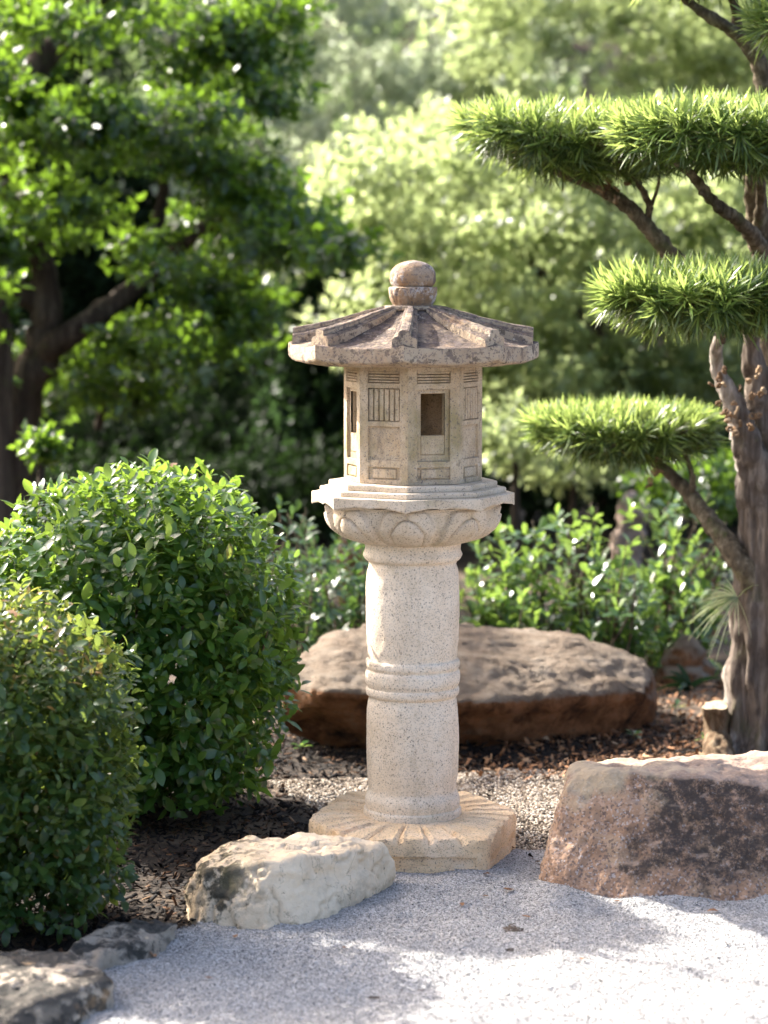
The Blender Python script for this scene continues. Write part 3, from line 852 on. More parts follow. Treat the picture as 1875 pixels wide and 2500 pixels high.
def wall_panel(kind, seed):
    W = 2 * RC * math.sin(math.pi / 8)
    H = ZTOP - ZB
    ap = RC * math.cos(math.pi / 8)
    fy = lambda y: 1 - (y - 25) / (1458 - 25.0)        # photo rows -> fraction of the height from the floor
    rects = []                                          # x0,x1,z0,z1,depth (later ones override)
    D = 0.0085
    rects.append((0.175, 0.825, fy(258), fy(122), -D))
    ls = np.linspace(fy(258), fy(122), 5)
    for i in range(4):
        h = ls[i + 1] - ls[i]
        rects.append((0.185, 0.815, ls[i] + h * 0.22, ls[i] + h * 0.92, -0.0012))
    if kind == 'lattice':
        rects.append((0.175, 0.825, fy(710), fy(320), -D))
        xs = np.linspace(0.175, 0.825, 7)
        for i in range(6):
            w = xs[i + 1] - xs[i]
            rects.append((xs[i] + w * 0.14, xs[i] + w * 0.86, fy(704), fy(328), -0.0018))
        rects.append((0.175, 0.825, fy(1172), fy(775), -D * 0.8))
    else:
        rects.append((0.18, 0.82, fy(1185), fy(335), -D))
        rects.append((0.265, 0.735, fy(1112), fy(380), -D * 1.35))
        rects.append((0.275, 0.725, fy(1100), fy(872), -D * 1.0))
    rects.append((0.175, 0.825, fy(1402), fy(1258), -D * 0.7))
    rects.append((0.26, 0.74, fy(1385), fy(1278), -0.0012))
    hole = (0.265, 0.735, fy(878), fy(383)) if kind == 'window' else None
    e = 0.005
    xs = {0.0, 1.0}
    zs = {0.0, 1.0}
    for x0, x1, z0, z1, _ in rects:
        for c in (x0, x1): xs |= {c - e, c + e}
        for c in (z0, z1): zs |= {c - e * 0.5, c + e * 0.5}
    xs |= set(np.linspace(0, 1, 16)); zs |= set(np.linspace(0, 1, 30))
    if hole:
        xs |= {hole[0], hole[1]}; zs |= {hole[2], hole[3]}
    xs = np.array(sorted(xs)); zs = np.array(sorted(zs))
    xs = xs[np.concatenate([[True], np.diff(xs) > 1e-4])]; zs = zs[np.concatenate([[True], np.diff(zs) > 1e-4])]
    XX, ZZ = np.meshgrid(xs, zs)
    Dp = np.zeros_like(XX)
    for x0, x1, z0, z1, d in rects:
        ins = (XX > x0) & (XX < x1) & (ZZ > z0) & (ZZ < z1)
        Dp = np.where(ins, d, Dp)
    pts = np.column_stack([((XX - 0.5) * W).ravel(), Dp.ravel(), (ZB + ZZ * H).ravel()])
    edge = np.minimum(XX, 1 - XX).ravel()
    wob = 0.0011 * fbm(pts + seed, 55, 3, seed) * sstep(0, 0.05, edge)
    out = ap + pts[:, 1] + wob
    V = [(a, -o_, z) for a, o_, z in zip(pts[:, 0], out, pts[:, 2])]
    nx, nz = len(xs), len(zs)
    F = []
    xc = (xs[1:] + xs[:-1]) / 2
    zc_ = (zs[1:] + zs[:-1]) / 2
    for i in range(nz - 1):
        for j in range(nx - 1):
            if hole and hole[0] < xc[j] < hole[1] and hole[2] < zc_[i] < hole[3]:
                continue
            a = i * nx + j
            F.append((a, a + 1, a + nx + 1, a + nx))
    # inner face and jambs
    T = 0.030
    Wi = 2 * (ap - T) * math.tan(math.pi / 8)
    b = len(V)
    yi = -(ap - T)
    if hole:
        hx0, hx1 = (hole[0] - 0.5) * W, (hole[1] - 0.5) * W
        hz0, hz1 = ZB + hole[2] * H, ZB + hole[3] * H
        yo = -(ap - D * 1.6)
        V += [(-Wi / 2, yi, ZB), (Wi / 2, yi, ZB), (Wi / 2, yi, ZTOP), (-Wi / 2, yi, ZTOP),
              (hx0, yi, hz0), (hx1, yi, hz0), (hx1, yi, hz1), (hx0, yi, hz1),
              (hx0, yo, hz0), (hx1, yo, hz0), (hx1, yo, hz1), (hx0, yo, hz1)]
        for i in range(4):
            j = (i + 1) % 4
            F.append((b + j, b + i, b + 4 + i, b + 4 + j))
            F.append((b + 4 + j, b + 4 + i, b + 8 + i, b + 8 + j))
    else:
        V += [(-Wi / 2, yi, ZB), (Wi / 2, yi, ZB), (Wi / 2, yi, ZTOP), (-Wi / 2, yi, ZTOP)]
        F.append((b + 1, b, b + 3, b + 2))
    return np.array(V), F

for k_ in range(8):
    V, F = wall_panel('window' if k_ % 2 == 0 else 'lattice', 60 + k_)
    a = PHI0 + (k_ + 0.5) * math.pi / 4
    ca, sa = math.cos(a), math.sin(a)
    Vr = np.column_stack([V[:, 0] * ca - V[:, 1] * sa, V[:, 0] * sa + V[:, 1] * ca, V[:, 2]])
    mk('wall_panel', Vr, F, M['chamber'], ch, smooth=False)

# roof
R0, R1 = rr(58, 752), rr(306, 835)
Z0, Z1 = zv(753), zv(834)
px = 0.0011
def roof_z(t, w):
    zc_ = Z0 + (Z1 - Z0) * (1 - (1 - t) ** 1.28)
    hump = 4 * w * (1 - w)
    return zc_ - hump ** 0.8 * px * (9 * t + 7 * math.sin(math.pi * min(t, 1)) )
m = 24
rows = []
def roof_row(rad, zf):
    ring = []
    for k_ in range(8):
        A, B = pol(rad, PHI0 + k_ * math.pi / 4), pol(rad, PHI0 + (k_ + 1) * math.pi / 4)
        for j in range(m):
            w = j / m
            c = A * (1 - w) + B * w
            ring.append((c[0], c[1], zf(w)))
    rows.append(np.array(ring))
for t in np.linspace(0, 1, 26):
    roof_row(R0 + (R1 - 0.004 - R0) * t, lambda w, t=t: roof_z(t, w))
ez = lambda w: roof_z(1.0, w)
roof_row(R1 - 0.001, lambda w: ez(w) - 0.0015)
roof_row(R1, lambda w: ez(w) - 0.005)
roof_row(R1 + 0.0005, lambda w: ez(w) - 0.022)
roof_row(R1, lambda w: ez(w) - 0.037)
roof_row(R1 - 0.003, lambda w: ez(w) - 0.042)
ZU = zv(889)
roof_row(R1 - 0.020, lambda w: ez(w) - 0.046)
roof_row(R1 - 0.028, lambda w: 0.35 * (ez(w) - 0.05) + 0.65 * (ZU + 0.006))
roof_row(R1 - 0.044, lambda w: ZU + 0.0015)
roof_row(R1 - 0.060, lambda w: ZU)
roof_row(RC * 0.9, lambda w: ZU + 0.0005)
roof_row(0.02, lambda w: ZU + 0.0005)
V = np.vstack(rows)
V = V + 0.0016 * np.column_stack([fbm(V, 28, 4, 71), fbm(V, 28, 4, 72), fbm(V, 28, 4, 73)])
n_ = 8 * m
F = [tuple(reversed(a)) for a in ring_faces(len(rows), n_)]
F.append(tuple(range(n_)))
F.append(tuple(reversed(range((len(rows) - 1) * n_, len(rows) * n_))))
roof = mk('roof', V, F, M['roof'], lantern, smooth=False)
cap = octa_prism('roof_cap', 72, 745.5, 757, M['roof'], roof, 0.003, 0.001, 81)
prof = [(-1, -0.35), (-1.0, 0.30), (-0.86, 0.45), (-0.56, 0.53), (-0.50, 0.62), (-0.50, 0.80), (-0.40, 0.95), (-0.2, 1.0), (0.2, 1.0), (0.40, 0.95), (0.50, 0.80), (0.50, 0.62), (0.56, 0.53), (0.86, 0.45), (1.0, 0.30), (1.0, -0.35)]
topv = [(60, 744.5), (71, 747), (125, 760.5), (183, 777), (241, 790), (294, 799)]
tr = [rr(a, b) for a, b in topv]
tz = [zv(b) for a, b in topv]
for k_ in range(8):
    ph = PHI0 + k_ * math.pi / 4
    ux, uy = pol(1, ph), pol(1, ph + math.pi / 2)
    rows = []
    for s in np.linspace(0, 1, 22):
        r_ = rr(66, 750) + (rr(293, 833) - rr(66, 750)) * s
        t = (r_ - R0) / (R1 - R0)
        zb = roof_z(t, 0)
        zt = np.interp(r_, tr, tz)
        hw = (15 + 14.5 * s) * px
        if s > 0.985: zt -= 0.001
        rows.append(np.array([(ux[0] * r_ + uy[0] * hw * a, ux[1] * r_ + uy[1] * hw * a, zb + (zt - zb) * b if b > 0 else zb - 0.014) for a, b in prof]))
    V = np.vstack(rows)
    V = V + 0.0016 * np.column_stack([fbm(V, 45, 3, 90 + k_), fbm(V, 45, 3, 91 + k_), fbm(V, 45, 3, 92 + k_)])
    q_ = len(prof)
    F = ring_faces(len(rows), q_)
    F.append(tuple(reversed(range(q_))))
    F.append(tuple(range((len(rows) - 1) * q_, len(rows) * q_)))
    mk('rib', V, F, M['roof'], roof, smooth=False)

# finial
def cup_petals(ph, t):
    a = np.abs(((ph + np.pi / 8 + 0.5) % (np.pi / 4)) - np.pi / 8) / (np.pi / 8)
    w = np.sqrt(np.clip((t - 0.22) / 0.5, 0, 1)) * 0.86
    return -0.0035 * np.exp(-((a - w) / 0.12) ** 2) * sstep(0.2, 0.3, t) + 0.001
cupf = arcs([(50, 699.5), (57, 701), (59, 704), (58.8, 712), (57, 723), (53, 734), (48, 743), (47, 747)], 30)
V, F = lathe(cupf, 128, 14, 0.0012, cup_petals)
cup = mk('finial', V, F, M['finial'], lantern)
bud = arcs([(1, 635), (14, 637), (31, 641.5), (45, 650), (53.5, 662), (56.5, 675), (55.5, 687), (51.5, 695), (47, 699), (46, 701)], 34)
V, F = lathe(bud, 96, 15, 0.0016)
mk('finial_bud', V, F, M['finial'], cup)
# ================================================================== boulders
def boulder(name, pts, mat, origin, label, voxel=0.012, smooth_it=4, amp=0.012, scale=9, fine=0.003, seed=0, cracks=0.0, sub=None):
    """a rock grown from a hull of corner points, then weathered"""
    bm = bmesh.new()
    for p in pts:
        bm.verts.new(p)
    r = bmesh.ops.convex_hull(bm, input=bm.verts)
    junk = [e for e in r['geom_interior'] if isinstance(e, bmesh.types.BMVert)]
    bmesh.ops.delete(bm, geom=junk, context='VERTS')
    bmesh.ops.recalc_face_normals(bm, faces=bm.faces)
    me = bpy.data.meshes.new('hull')
    bm.to_mesh(me)
    bm.free()
    t = bpy.data.objects.new('hull', me)
    COL.objects.link(t)
    md = t.modifiers.new('r', 'REMESH')
    md.mode = 'VOXEL'
    md.voxel_size = voxel
    dg = bpy.context.evaluated_depsgraph_get()
    m2 = bpy.data.meshes.new_from_object(t.evaluated_get(dg))
    bpy.data.objects.remove(t)
    bpy.data.meshes.remove(me)
    bm = bmesh.new()
    bm.from_mesh(m2)
    for _ in range(smooth_it):
        bmesh.ops.smooth_vert(bm, verts=bm.verts, factor=0.5, use_axis_x=True, use_axis_y=True, use_axis_z=True)
    bm.normal_update()
    V = np.array([v.co[:] for v in bm.verts])
    N = np.array([v.normal[:] for v in bm.verts])
    F = [tuple(v.index for v in f.verts) for f in bm.faces]
    bm.free()
    bpy.data.meshes.remove(m2)
    big = fbm(V, scale * 0.35, 3, seed)
    d = amp * 1.4 * big + amp * fbm(V, scale, 4, seed + 4) + fine * fbm(V, 60, 3, seed + 9)
    # broken ledges: terraces in a noise field
    led = fbm(V, scale * 0.6, 2, seed + 20)
    d = d + amp * 0.8 * (sstep(-0.05, 0.05, led) - 0.5)
    d = d + fine * 1.6 * fbm(V, 24, 4, seed + 12, 0.6) - fine * 5 * np.clip(fbm(V, 30, 3, seed + 15) - 0.45, 0, 1)
    if cracks:
        c = np.abs(fbm(V, scale * 0.7, 3, seed + 30))
        d = d - cracks * np.exp(-(c / 0.03) ** 2)
    V = V + N * d[:, None]
    o = mk(name, V, F, mat, origin=origin)
    return tag(o, label, 'rock')

# pink granite block at the right of the lantern
def gp(u, v, z=0.0):
    return tuple(G(u, v, z))
boulder('granite_boulder', [
    (0.300, -0.45, -0.05), (0.37, -0.545, -0.05), (0.62, -0.60, -0.05), (0.95, -0.62, -0.05), (1.30, -0.62, -0.05), (1.30, 0.0, -0.05), (0.45, -0.05, -0.05),
    (0.352, -0.44, 0.12), tuple(P(1388, 1905, -0.38)), tuple(P(1410, 1888, -0.36)), tuple(P(1480, 1877, -0.41)), tuple(P(1550, 1888, -0.43)), tuple(P(1650, 1906, -0.45)), tuple(P(1790, 1905, -0.45)), tuple(P(1870, 1926, -0.47)), (1.3, -0.46, 0.21),
    tuple(P(1392, 1866, -0.2)), tuple(P(1500, 1860, -0.12)), tuple(P(1700, 1859, -0.10)), tuple(P(1875, 1855, -0.08)), (1.3, -0.08, 0.30)],
    M['pinkgranite'], (0.70, -0.36, 0), 'big pink granite block with black stained face at the edge of the gravel', 0.0085, 1, 0.0055, 9, 0.0024, 5)
# limestone rock lying against the plinth
boulder('limestone_rock', [
    (-0.575, -0.66, -0.03), (-0.50, -0.80, -0.03), (-0.36, -0.87, -0.03), (-0.28, -0.84, -0.03), (-0.14, -0.56, -0.03), (-0.055, -0.41, -0.03), (-0.20, -0.34, -0.03), (-0.42, -0.45, -0.03),
    (-0.575, -0.62, 0.07), (-0.52, -0.70, 0.115), (-0.50, -0.55, 0.135), (-0.42, -0.48, 0.145), (-0.355, -0.765, 0.150), (-0.27, -0.72, 0.155), (-0.25, -0.43, 0.145), (-0.12, -0.52, 0.125), (-0.06, -0.43, 0.095), (-0.09, -0.405, 0.115), (-0.045, -0.42, 0.04)],
    M['limestone_end'], (-0.32, -0.6, 0), 'pale limestone rock lying against the front of the lantern plinth', 0.007, 2, 0.0085, 10, 0.0024, 12, 0.010)
# long flat boulder behind
boulder('long_boulder', [
    tuple(P(678, 1680, 1.35)), tuple(P(668, 1790, 1.42)), tuple(P(800, 1840, 1.50)), tuple(P(1000, 1845, 1.50)), tuple(P(1250, 1835, 1.62)), tuple(P(1480, 1810, 1.75)), tuple(P(1590, 1760, 1.9)),
    tuple(P(690, 1620, 1.45)), tuple(P(800, 1690, 1.22)), tuple(P(1000, 1705, 1.25)), tuple(P(1200, 1720, 1.30)), tuple(P(1420, 1700, 1.5)), tuple(P(1580, 1690, 1.75)), tuple(P(1598, 1640, 1.95)),
    tuple(P(790, 1550, 1.8)), tuple(P(880, 1524, 1.95)), tuple(P(1130, 1532, 1.98)), tuple(P(1330, 1552, 2.0)), tuple(P(1500, 1574, 2.05)), tuple(P(1575, 1600, 2.05)), tuple(P(850, 1590, 1.5)), tuple(P(1150, 1600, 1.55)), tuple(P(1400, 1620, 1.7)), (0.3, 2.4, 0.25),
    (-0.35, 2.3, -0.05), (0.85, 2.3, -0.05)],
    M['rusty'], (0.2, 1.8, 0), 'long flat tan boulder with rusty undercut face behind the lantern column', 0.013, 4, 0.015, 5, 0.0026, 33, 0.008)
# edging rocks, bottom left
boulder('edging_rock', [
    (-1.15, -1.30, -0.04), (-1.15, -1.75, -0.04), (-0.80, -1.75, -0.04), (-0.655, -1.45, -0.04), (-0.67, -1.33, -0.04), (-0.80, -1.20, -0.04),
    (-1.12, -1.32, 0.085), (-1.12, -1.70, 0.08), (-0.82, -1.70, 0.07), (-0.675, -1.46, 0.068), (-0.69, -1.36, 0.07), (-0.82, -1.23, 0.08)],
    M['edging'], (-0.9, -1.48, 0), 'large black lichened edging rock with pale side, lowest in the corner', 0.0095, 2, 0.009, 11, 0.003, 44, 0.006)
boulder('edging_rock', [
    (-0.83, -1.20, -0.04), (-0.72, -1.22, -0.04), (-0.60, -1.02, -0.04), (-0.545, -0.90, -0.04), (-0.60, -0.84, -0.04), (-0.72, -0.95, -0.04),
    (-0.80, -1.16, 0.045), (-0.72, -1.18, 0.04), (-0.61, -1.02, 0.045), (-0.56, -0.91, 0.04), (-0.62, -0.87, 0.05), (-0.72, -0.97, 0.055)],
    M['edging'], (-0.68, -1.05, 0), 'small dark mossy edging rock between the limestone rock and the corner rock', 0.008, 3, 0.009, 14, 0.003, 55, 0.005)
# rocks among the shrubs at the back
def back_rock(u0, u1, v0, v1, Y, mat, label, seed):
    a, b = P(u0, v1, Y), P(u1, v0, Y)
    w, h, cx = b[0] - a[0], b[2] - a[2], (a[0] + b[0]) / 2
    rs = np.random.default_rng(seed)
    pts = []
    for i in range(26):
        d = unit(rs.normal(size=3))
        pts.append((cx + d[0] * w / 2, Y + d[1] * w * 0.45, a[2] + h / 2 + d[2] * h / 2))
    for s in (-1, 1):
        for t in (-1, 1):
            pts.append((cx + s * w * 0.4, Y + t * w * 0.3, min(a[2], -0.15)))
    boulder('garden_rock', pts, mat, (cx, Y, 0), label, max(w, h) / 26, 3, 0.02, 6, 0.004, seed)
back_rock(1495, 1580, 1195, 1330, 6.2, M['tanrock'], 'upright pale stone standing behind the leafy shrub', 3)
back_rock(1600, 1770, 1335, 1450, 4.2, M['rusty'], 'rounded tan rock showing between shrub and tree trunk', 4)
back_rock(1620, 1730, 1560, 1760, 2.75, M['rusty'], 'brown rock beside the right end of the long boulder', 5)
back_rock(820, 905, 1290, 1420, 4.6, M['rusty'], 'tan rock behind the shrub left of the lantern column', 6)

# ================================================================== clipped bushes
def leaf_bush(name, ctr, rad, label, mat, tmpl, leaf_len, n_shoot, per, n_single, seed, power=2.7, lump=0.07, zmin=0.03, stem_n=9, red_top=0.0):
    global RNG
    RNG = np.random.default_rng(seed)
    ctr, rad = np.array(ctr, float), np.array(rad, float)
    b = thing(name, (ctr[0], ctr[1], 0), label, 'bush')
    d = unit(RNG.normal(size=(n_shoot * 2, 3)))
    r = 1 / (np.abs(d) ** power).sum(1) ** (1 / power)
    depth = RNG.uniform(0, 1, len(d)) ** 1.35 * 0.46
    depth[RNG.uniform(0, 1, len(d)) < 0.02] = -0.04
    pt = ctr + d * (r * (1 - depth) * (1 + lump * fbm(d * 1.0, 2.6, 3, seed)))[:, None] * rad
    nrm = unit(np.sign(d) * np.abs(d * r[:, None]) ** (power - 1) / rad)
    k = (pt[:, 2] > zmin) & (pt[:, 1] < ctr[1] + rad[1] * 0.92)
    hole = fbm(pt, 7.5, 3, seed + 6)
    k &= ~((hole < -0.42) & (RNG.uniform(0, 1, len(d)) < 0.8) & (depth < 0.2))
    pt, nrm, depth = pt[k][:n_shoot], nrm[k][:n_shoot], depth[k][:n_shoot]
    axes = nrm * 0.75 + np.array([0, 0, 0.55]) + RNG.normal(0, 0.38, pt.shape)
    pos, X, N, L, col = shoots(pt, axes, per, (0.55, 1.45), leaf_len, 0.28, 0.045, 0.75)
    L = L * np.repeat(RNG.uniform(0.6, 1.25, len(pt)), per)
    dd = np.repeat(depth, per)
    nn = np.repeat(nrm, per, axis=0)
    if red_top:
        hot = (pos[:, 2] > ctr[2] + rad[2] * 0.55) & (RNG.uniform(0, 1, len(pos)) < red_top)
        col = np.where(hot, RNG.uniform(0.975, 0.999, len(pos)), col)
    # the leaves that show largest stand as leaves of their own
    vis = unit(EYE - pos)
    score = (nn * vis).sum(1) - 3.0 * np.clip(dd, -0.05, 1) + 5 * (L / leaf_len - 1) * 0.4
    uu = 937.5 + FPX * (pos[:, 0] - EYE[0]) / (pos[:, 1] - EYE[1])
    score[(uu < 15)] -= 9
    order = np.argsort(-score)
    take = np.sort(order[:n_single * 3][RNG.permutation(n_single * 3)[:n_single]])
    rest = np.ones(len(pos), bool)
    rest[take] = False
    V, F, C = bake(tmpl, pos[rest], X[rest], N[rest], L[rest], col[rest])
    fo = mk('foliage', V, F, mat, b, attr=C)
    tag(fo, kind='stuff')
    # a few meshes shared by all single leaves
    protos = []
    for i in range(6):
        TV = tmpl[0].copy()
        TV[:, 2] += RNG.uniform(-0.12, 0.10) * TV[:, 0] ** 2
        TV[:, 1] *= RNG.uniform(0.9, 1.1)
        me = bpy.data.meshes.new('leaf')
        me.from_pydata(TV.tolist(), [], tmpl[1].tolist())
        me.polygons.foreach_set('use_smooth', np.ones(len(me.polygons), bool))
        at = me.attributes.new('rnd', 'FLOAT', 'POINT')
        at.data.foreach_set('value', np.full(len(TV), i * 0.16, np.float32))
        at = me.attributes.new('solo', 'FLOAT', 'POINT')
        at.data.foreach_set('value', np.ones(len(TV), np.float32))
        me.materials.append(mat)
        protos.append(me)
    org = ORIG[b.name]
    for q, i in enumerate(take):
        x = unit(X[i]); y_ = unit(np.cross(N[i], x)); z_ = np.cross(x, y_)
        o = bpy.data.objects.new('leaf', protos[q % 6])
        COL.objects.link(o)
        o.parent = b
        mt = Matrix.Identity(4)
        for a in range(3):
            mt[a][0], mt[a][1], mt[a][2] = x[a] * L[i], y_[a] * L[i], z_[a] * L[i]
            mt[a][3] = pos[i][a] - org[a]
        o.matrix_basis = mt
    # stems and branches
    for s in range(stem_n):
        e = ctr + unit(RNG.normal(size=3) * np.array([1, 1, 0.6]) + np.array([0, -0.15, 0.5])) * rad * 0.86
        if e[2] < 0.15: e[2] = 0.15 + RNG.uniform(0, 0.2)
        base = np.array([ctr[0], ctr[1], -0.03]) + np.array([RNG.normal(0, rad[0] * 0.16), RNG.normal(0, rad[1] * 0.16), 0])
        mid = base * 0.55 + e * 0.45 + RNG.normal(0, 0.04, 3)
        V, F = tube([base, mid, e], [0.011, 0.007, 0.002], 12, 6, 0.3, s)
        mk('stem', V, F, M['bark_branch'], b)
    return b

leaf_bush('clipped_bush', (-0.82, 0.50, 0.48), (0.485, 0.46, 0.51), 'large rounded clipped green bush just left of the lantern column', M['bush'], LEAF_OVATE, 0.047, 4600, 5, 285, 101, 2.6, 0.06, 0.05, 14, 0.02)
leaf_bush('clipped_bush', (-1.06, -0.76, 0.37), (0.375, 0.33, 0.45), 'smaller red-tipped clipped bush in front of the large rounded one', M['bush2'], LEAF_OVATE, 0.034, 4700, 5, 275, 202, 2.9, 0.06, 0.03, 12, 0.17)

# ------------------------------------------------------------------ loose shrubs behind the long boulder
def loose_shrub(name, base, tops, label, mat, leaf_len, per, seed, sub=7, n_single=70):
    global RNG
    RNG = np.random.default_rng(seed)
    b = thing(name, base, label, 'shrub')
    base = np.array(base, float)
    tips, axes = [], []
    for t in tops:
        t = np.array(t, float)
        st = base + RNG.normal(0, 0.07, 3) * np.array([1, 1, 0]) + np.array([0, 0, -0.03])
        mid = st * 0.5 + t * 0.5 + RNG.normal(0, 0.05, 3)
        V, F = tube([st, mid, t], [0.009, 0.006, 0.002], 10, 6, 0.3, 1)
        mk('stem', V, F, M['bark_branch'], b)
        for s in range(sub):
            w = RNG.uniform(0.35, 1.0)
            p = (st * (1 - w) ** 2 + 2 * mid * w * (1 - w) + t * w * w) + RNG.normal(0, 0.07, 3) * np.array([1.2, 1.2, 0.8])
            if p[2] < 0.05: p[2] = 0.05
            tips.append(p)
            axes.append(unit(t - st) * 0.4 + np.array([0, 0, 0.5]) + RNG.normal(0, 0.4, 3))
    pos, X, N, L, col = shoots(np.array(tips), np.array(axes), per, (0.45, 1.35), leaf_len, 0.25, 0.06, 0.8)
    front = np.argsort(pos[:, 1])
    take = front[:n_single * 2][RNG.permutation(n_single * 2)[:n_single]]
    rest = np.ones(len(pos), bool)
    rest[take] = False
    V, F, C = bake(LEAF_SPOON, pos[rest], X[rest], N[rest], L[rest], col[rest])
    tag(mk('foliage', V, F, mat, b, attr=C), kind='stuff')
    me = bpy.data.meshes.new('leaf')
    me.from_pydata(LEAF_SPOON[0].tolist(), [], LEAF_SPOON[1].tolist())
    me.polygons.foreach_set('use_smooth', np.ones(len(me.polygons), bool))
    at = me.attributes.new('solo', 'FLOAT', 'POINT')
    at.data.foreach_set('value', np.ones(len(LEAF_SPOON[0]), np.float32))
    me.materials.append(mat)
    org = ORIG[b.name]
    for i in take:
        x = unit(X[i]); y_ = unit(np.cross(N[i], x)); z_ = np.cross(x, y_)
        o = bpy.data.objects.new('leaf', me)
        COL.objects.link(o)
        o.parent = b
        mt = Matrix.Identity(4)
        for a in range(3):
            mt[a][0], mt[a][1], mt[a][2], mt[a][3] = x[a] * L[i], y_[a] * L[i], z_[a] * L[i], pos[i][a] - org[a]
        o.matrix_basis = mt

def fan(u0, u1, v0, v1, Y, n, seed):
    r = np.random.default_rng(seed)
    return [P(r.uniform(u0, u1), r.uniform(v0, v1), Y + r.normal(0, 0.22)) for _ in range(n)]
gz = lambda u, Y: (float(P(u, 1500, Y)[0]), Y, -0.03)
loose_shrub('leafy_shrub', gz(1240, 3.0), fan(1120, 1370, 1260, 1520, 3.0, 26, 1) + [P(1180, 1310, 3), P(1300, 1270, 3)], 'glossy leafy shrub right beside the lantern column behind the long boulder', M['shrub'], 0.062, 6, 11)
loose_shrub('leafy_shrub', gz(1450, 2.9), fan(1330, 1620, 1290, 1560, 2.9, 28, 2) + [P(1445, 1225, 2.9), P(1460, 1240, 2.9), P(1500, 1290, 2.9)], 'glossy leafy shrub with tallest shoots above the middle of the boulder', M['shrub'], 0.064, 6, 12)
loose_shrub('leafy_shrub', gz(1640, 3.2), fan(1540, 1790, 1190, 1600, 3.2, 26, 3), 'glossy leafy shrub partly hidden behind the tree trunk', M['shrub'], 0.060, 6, 13)
loose_shrub('leafy_shrub', gz(820, 3.0), fan(735, 915, 1250, 1530, 3.0, 24, 4), 'dark leafy shrub between the large bush and the lantern column', M['shrub_dark'], 0.058, 6, 14)
loose_shrub('leafy_shrub', gz(700, 2.6), fan(640, 790, 1240, 1500, 2.6, 16, 5), 'small leafy shrub tucked behind the shoulder of the large bush', M['shrub_dark'], 0.055, 6, 15, 7, 50)

# ================================================================== cloud-pruned tree
tree = thing('cloud_pruned_tree', tuple(G(1835, 1862)), 'tree with flat clipped tiers of long narrow leaves, cut by the picture edge', 'tree')
def limb(name, pts, rad, n=30, seg=12, rough=0.25, seed=0, mat='bark_branch', flute=0.0, parent=None):
    V, F = tube([P(*p) for p in pts], rad, n, seg, rough, seed, flute)
    return mk(name, V, F, M[mat], parent or tree)
V, F = tube([P(1850, 1890, 1.4), P(1850, 1800, 1.4), P(1862, 1600, 1.4), P(1872, 1400, 1.4), P(1876, 1250, 1.4), P(1874, 1120, 1.42), P(1872, 1000, 1.45)],
            [0.150, 0.116, 0.105, 0.094, 0.088, 0.080, 0.060], 140, 72, 0.12, 4, 0.26)
mk('trunk', V, F, M['bark_pale'], tree)
limb('limb', [(1872, 1330, 1.42), (1850, 1190, 1.38), (1822, 1085, 1.34), (1797, 1000, 1.32), (1765, 930, 1.30), (1748, 880, 1.28), (1760, 800, 1.2)], [0.05, 0.062, 0.050, 0.037, 0.028, 0.022, 0.014], 60, 24, 0.22, 5, 'bark_pale', 0.2)
limb('limb', [(1876, 1180, 1.42), (1862, 1050, 1.4), (1850, 940, 1.38), (1835, 850, 1.35), (1842, 760, 1.3), (1850, 700, 1.25)], [0.05, 0.055, 0.041, 0.030, 0.025, 0.02], 56, 24, 0.2, 6, 'bark_pale', 0.2)
limb('limb', [(1890, 1060, 1.5), (1885, 900, 1.5), (1880, 740, 1.5), (1868, 600, 1.5), (1850, 540, 1.46), (1845, 420, 1.4), (1862, 310, 1.4), (1868, 230, 1.4), (1850, 150, 1.4), (1800, 85, 1.38), (1740, 45, 1.36), (1680, 5, 1.35), (1640, -40, 1.35)],
     [0.06, 0.05, 0.045, 0.042, 0.038, 0.034, 0.032, 0.03, 0.026, 0.022, 0.018, 0.013, 0.008], 90, 14, 0.3, 7)
limb('limb', [(1880, 260, 1.45), (1900, 160, 1.5), (1890, 60, 1.5), (1860, -40, 1.5)], [0.024, 0.024, 0.02, 0.016], 30, 12, 0.3, 8)
limb('limb', [(1815, 110, 1.39), (1800, 60, 1.4), (1795, 20, 1.4), (1780, -40, 1.4)], [0.014, 0.016, 0.015, 0.012], 24, 10, 0.3, 9)
# branch to the upper tier that reaches furthest out
ub = limb('branch', [(1840, 760, 1.45), (1745, 700, 1.4), (1650, 632, 1.36), (1600, 575, 1.34), (1555, 525, 1.32), (1500, 480, 1.3), (1440, 450, 1.3), (1340, 410, 1.3), (1240, 365, 1.28)],
     [0.034, 0.030, 0.027, 0.026, 0.024, 0.022, 0.018, 0.012, 0.006], 70, 14, 0.22, 10)
limb('branch', [(1580, 548, 1.33), (1585, 500, 1.3), (1560, 450, 1.25), (1530, 400, 1.2)], [0.013, 0.012, 0.010, 0.006], 20, 8, 0.3, 11)
limb('branch', [(1590, 505, 1.3), (1605, 460, 1.25), (1610, 430, 1.2)], [0.006, 0.006, 0.004], 14, 8, 0.3, 12)
limb('branch', [(1870, 640, 1.5), (1840, 580, 1.3), (1800, 535, 1.15), (1755, 505, 1.05), (1715, 460, 1.0), (1680, 420, 0.95), (1600, 370, 0.9)], [0.032, 0.026, 0.021, 0.018, 0.016, 0.012, 0.006], 50, 14, 0.3, 13)
limb('branch', [(1750, 502, 1.05), (1725, 480, 1.0), (1708, 470, 0.98)], [0.012, 0.009, 0.007], 12, 8, 0.3, 14)
limb('branch', [(1848, 560, 1.35), (1858, 480, 1.2), (1850, 400, 1.1)], [0.02, 0.015, 0.012], 20, 10, 0.3, 15)
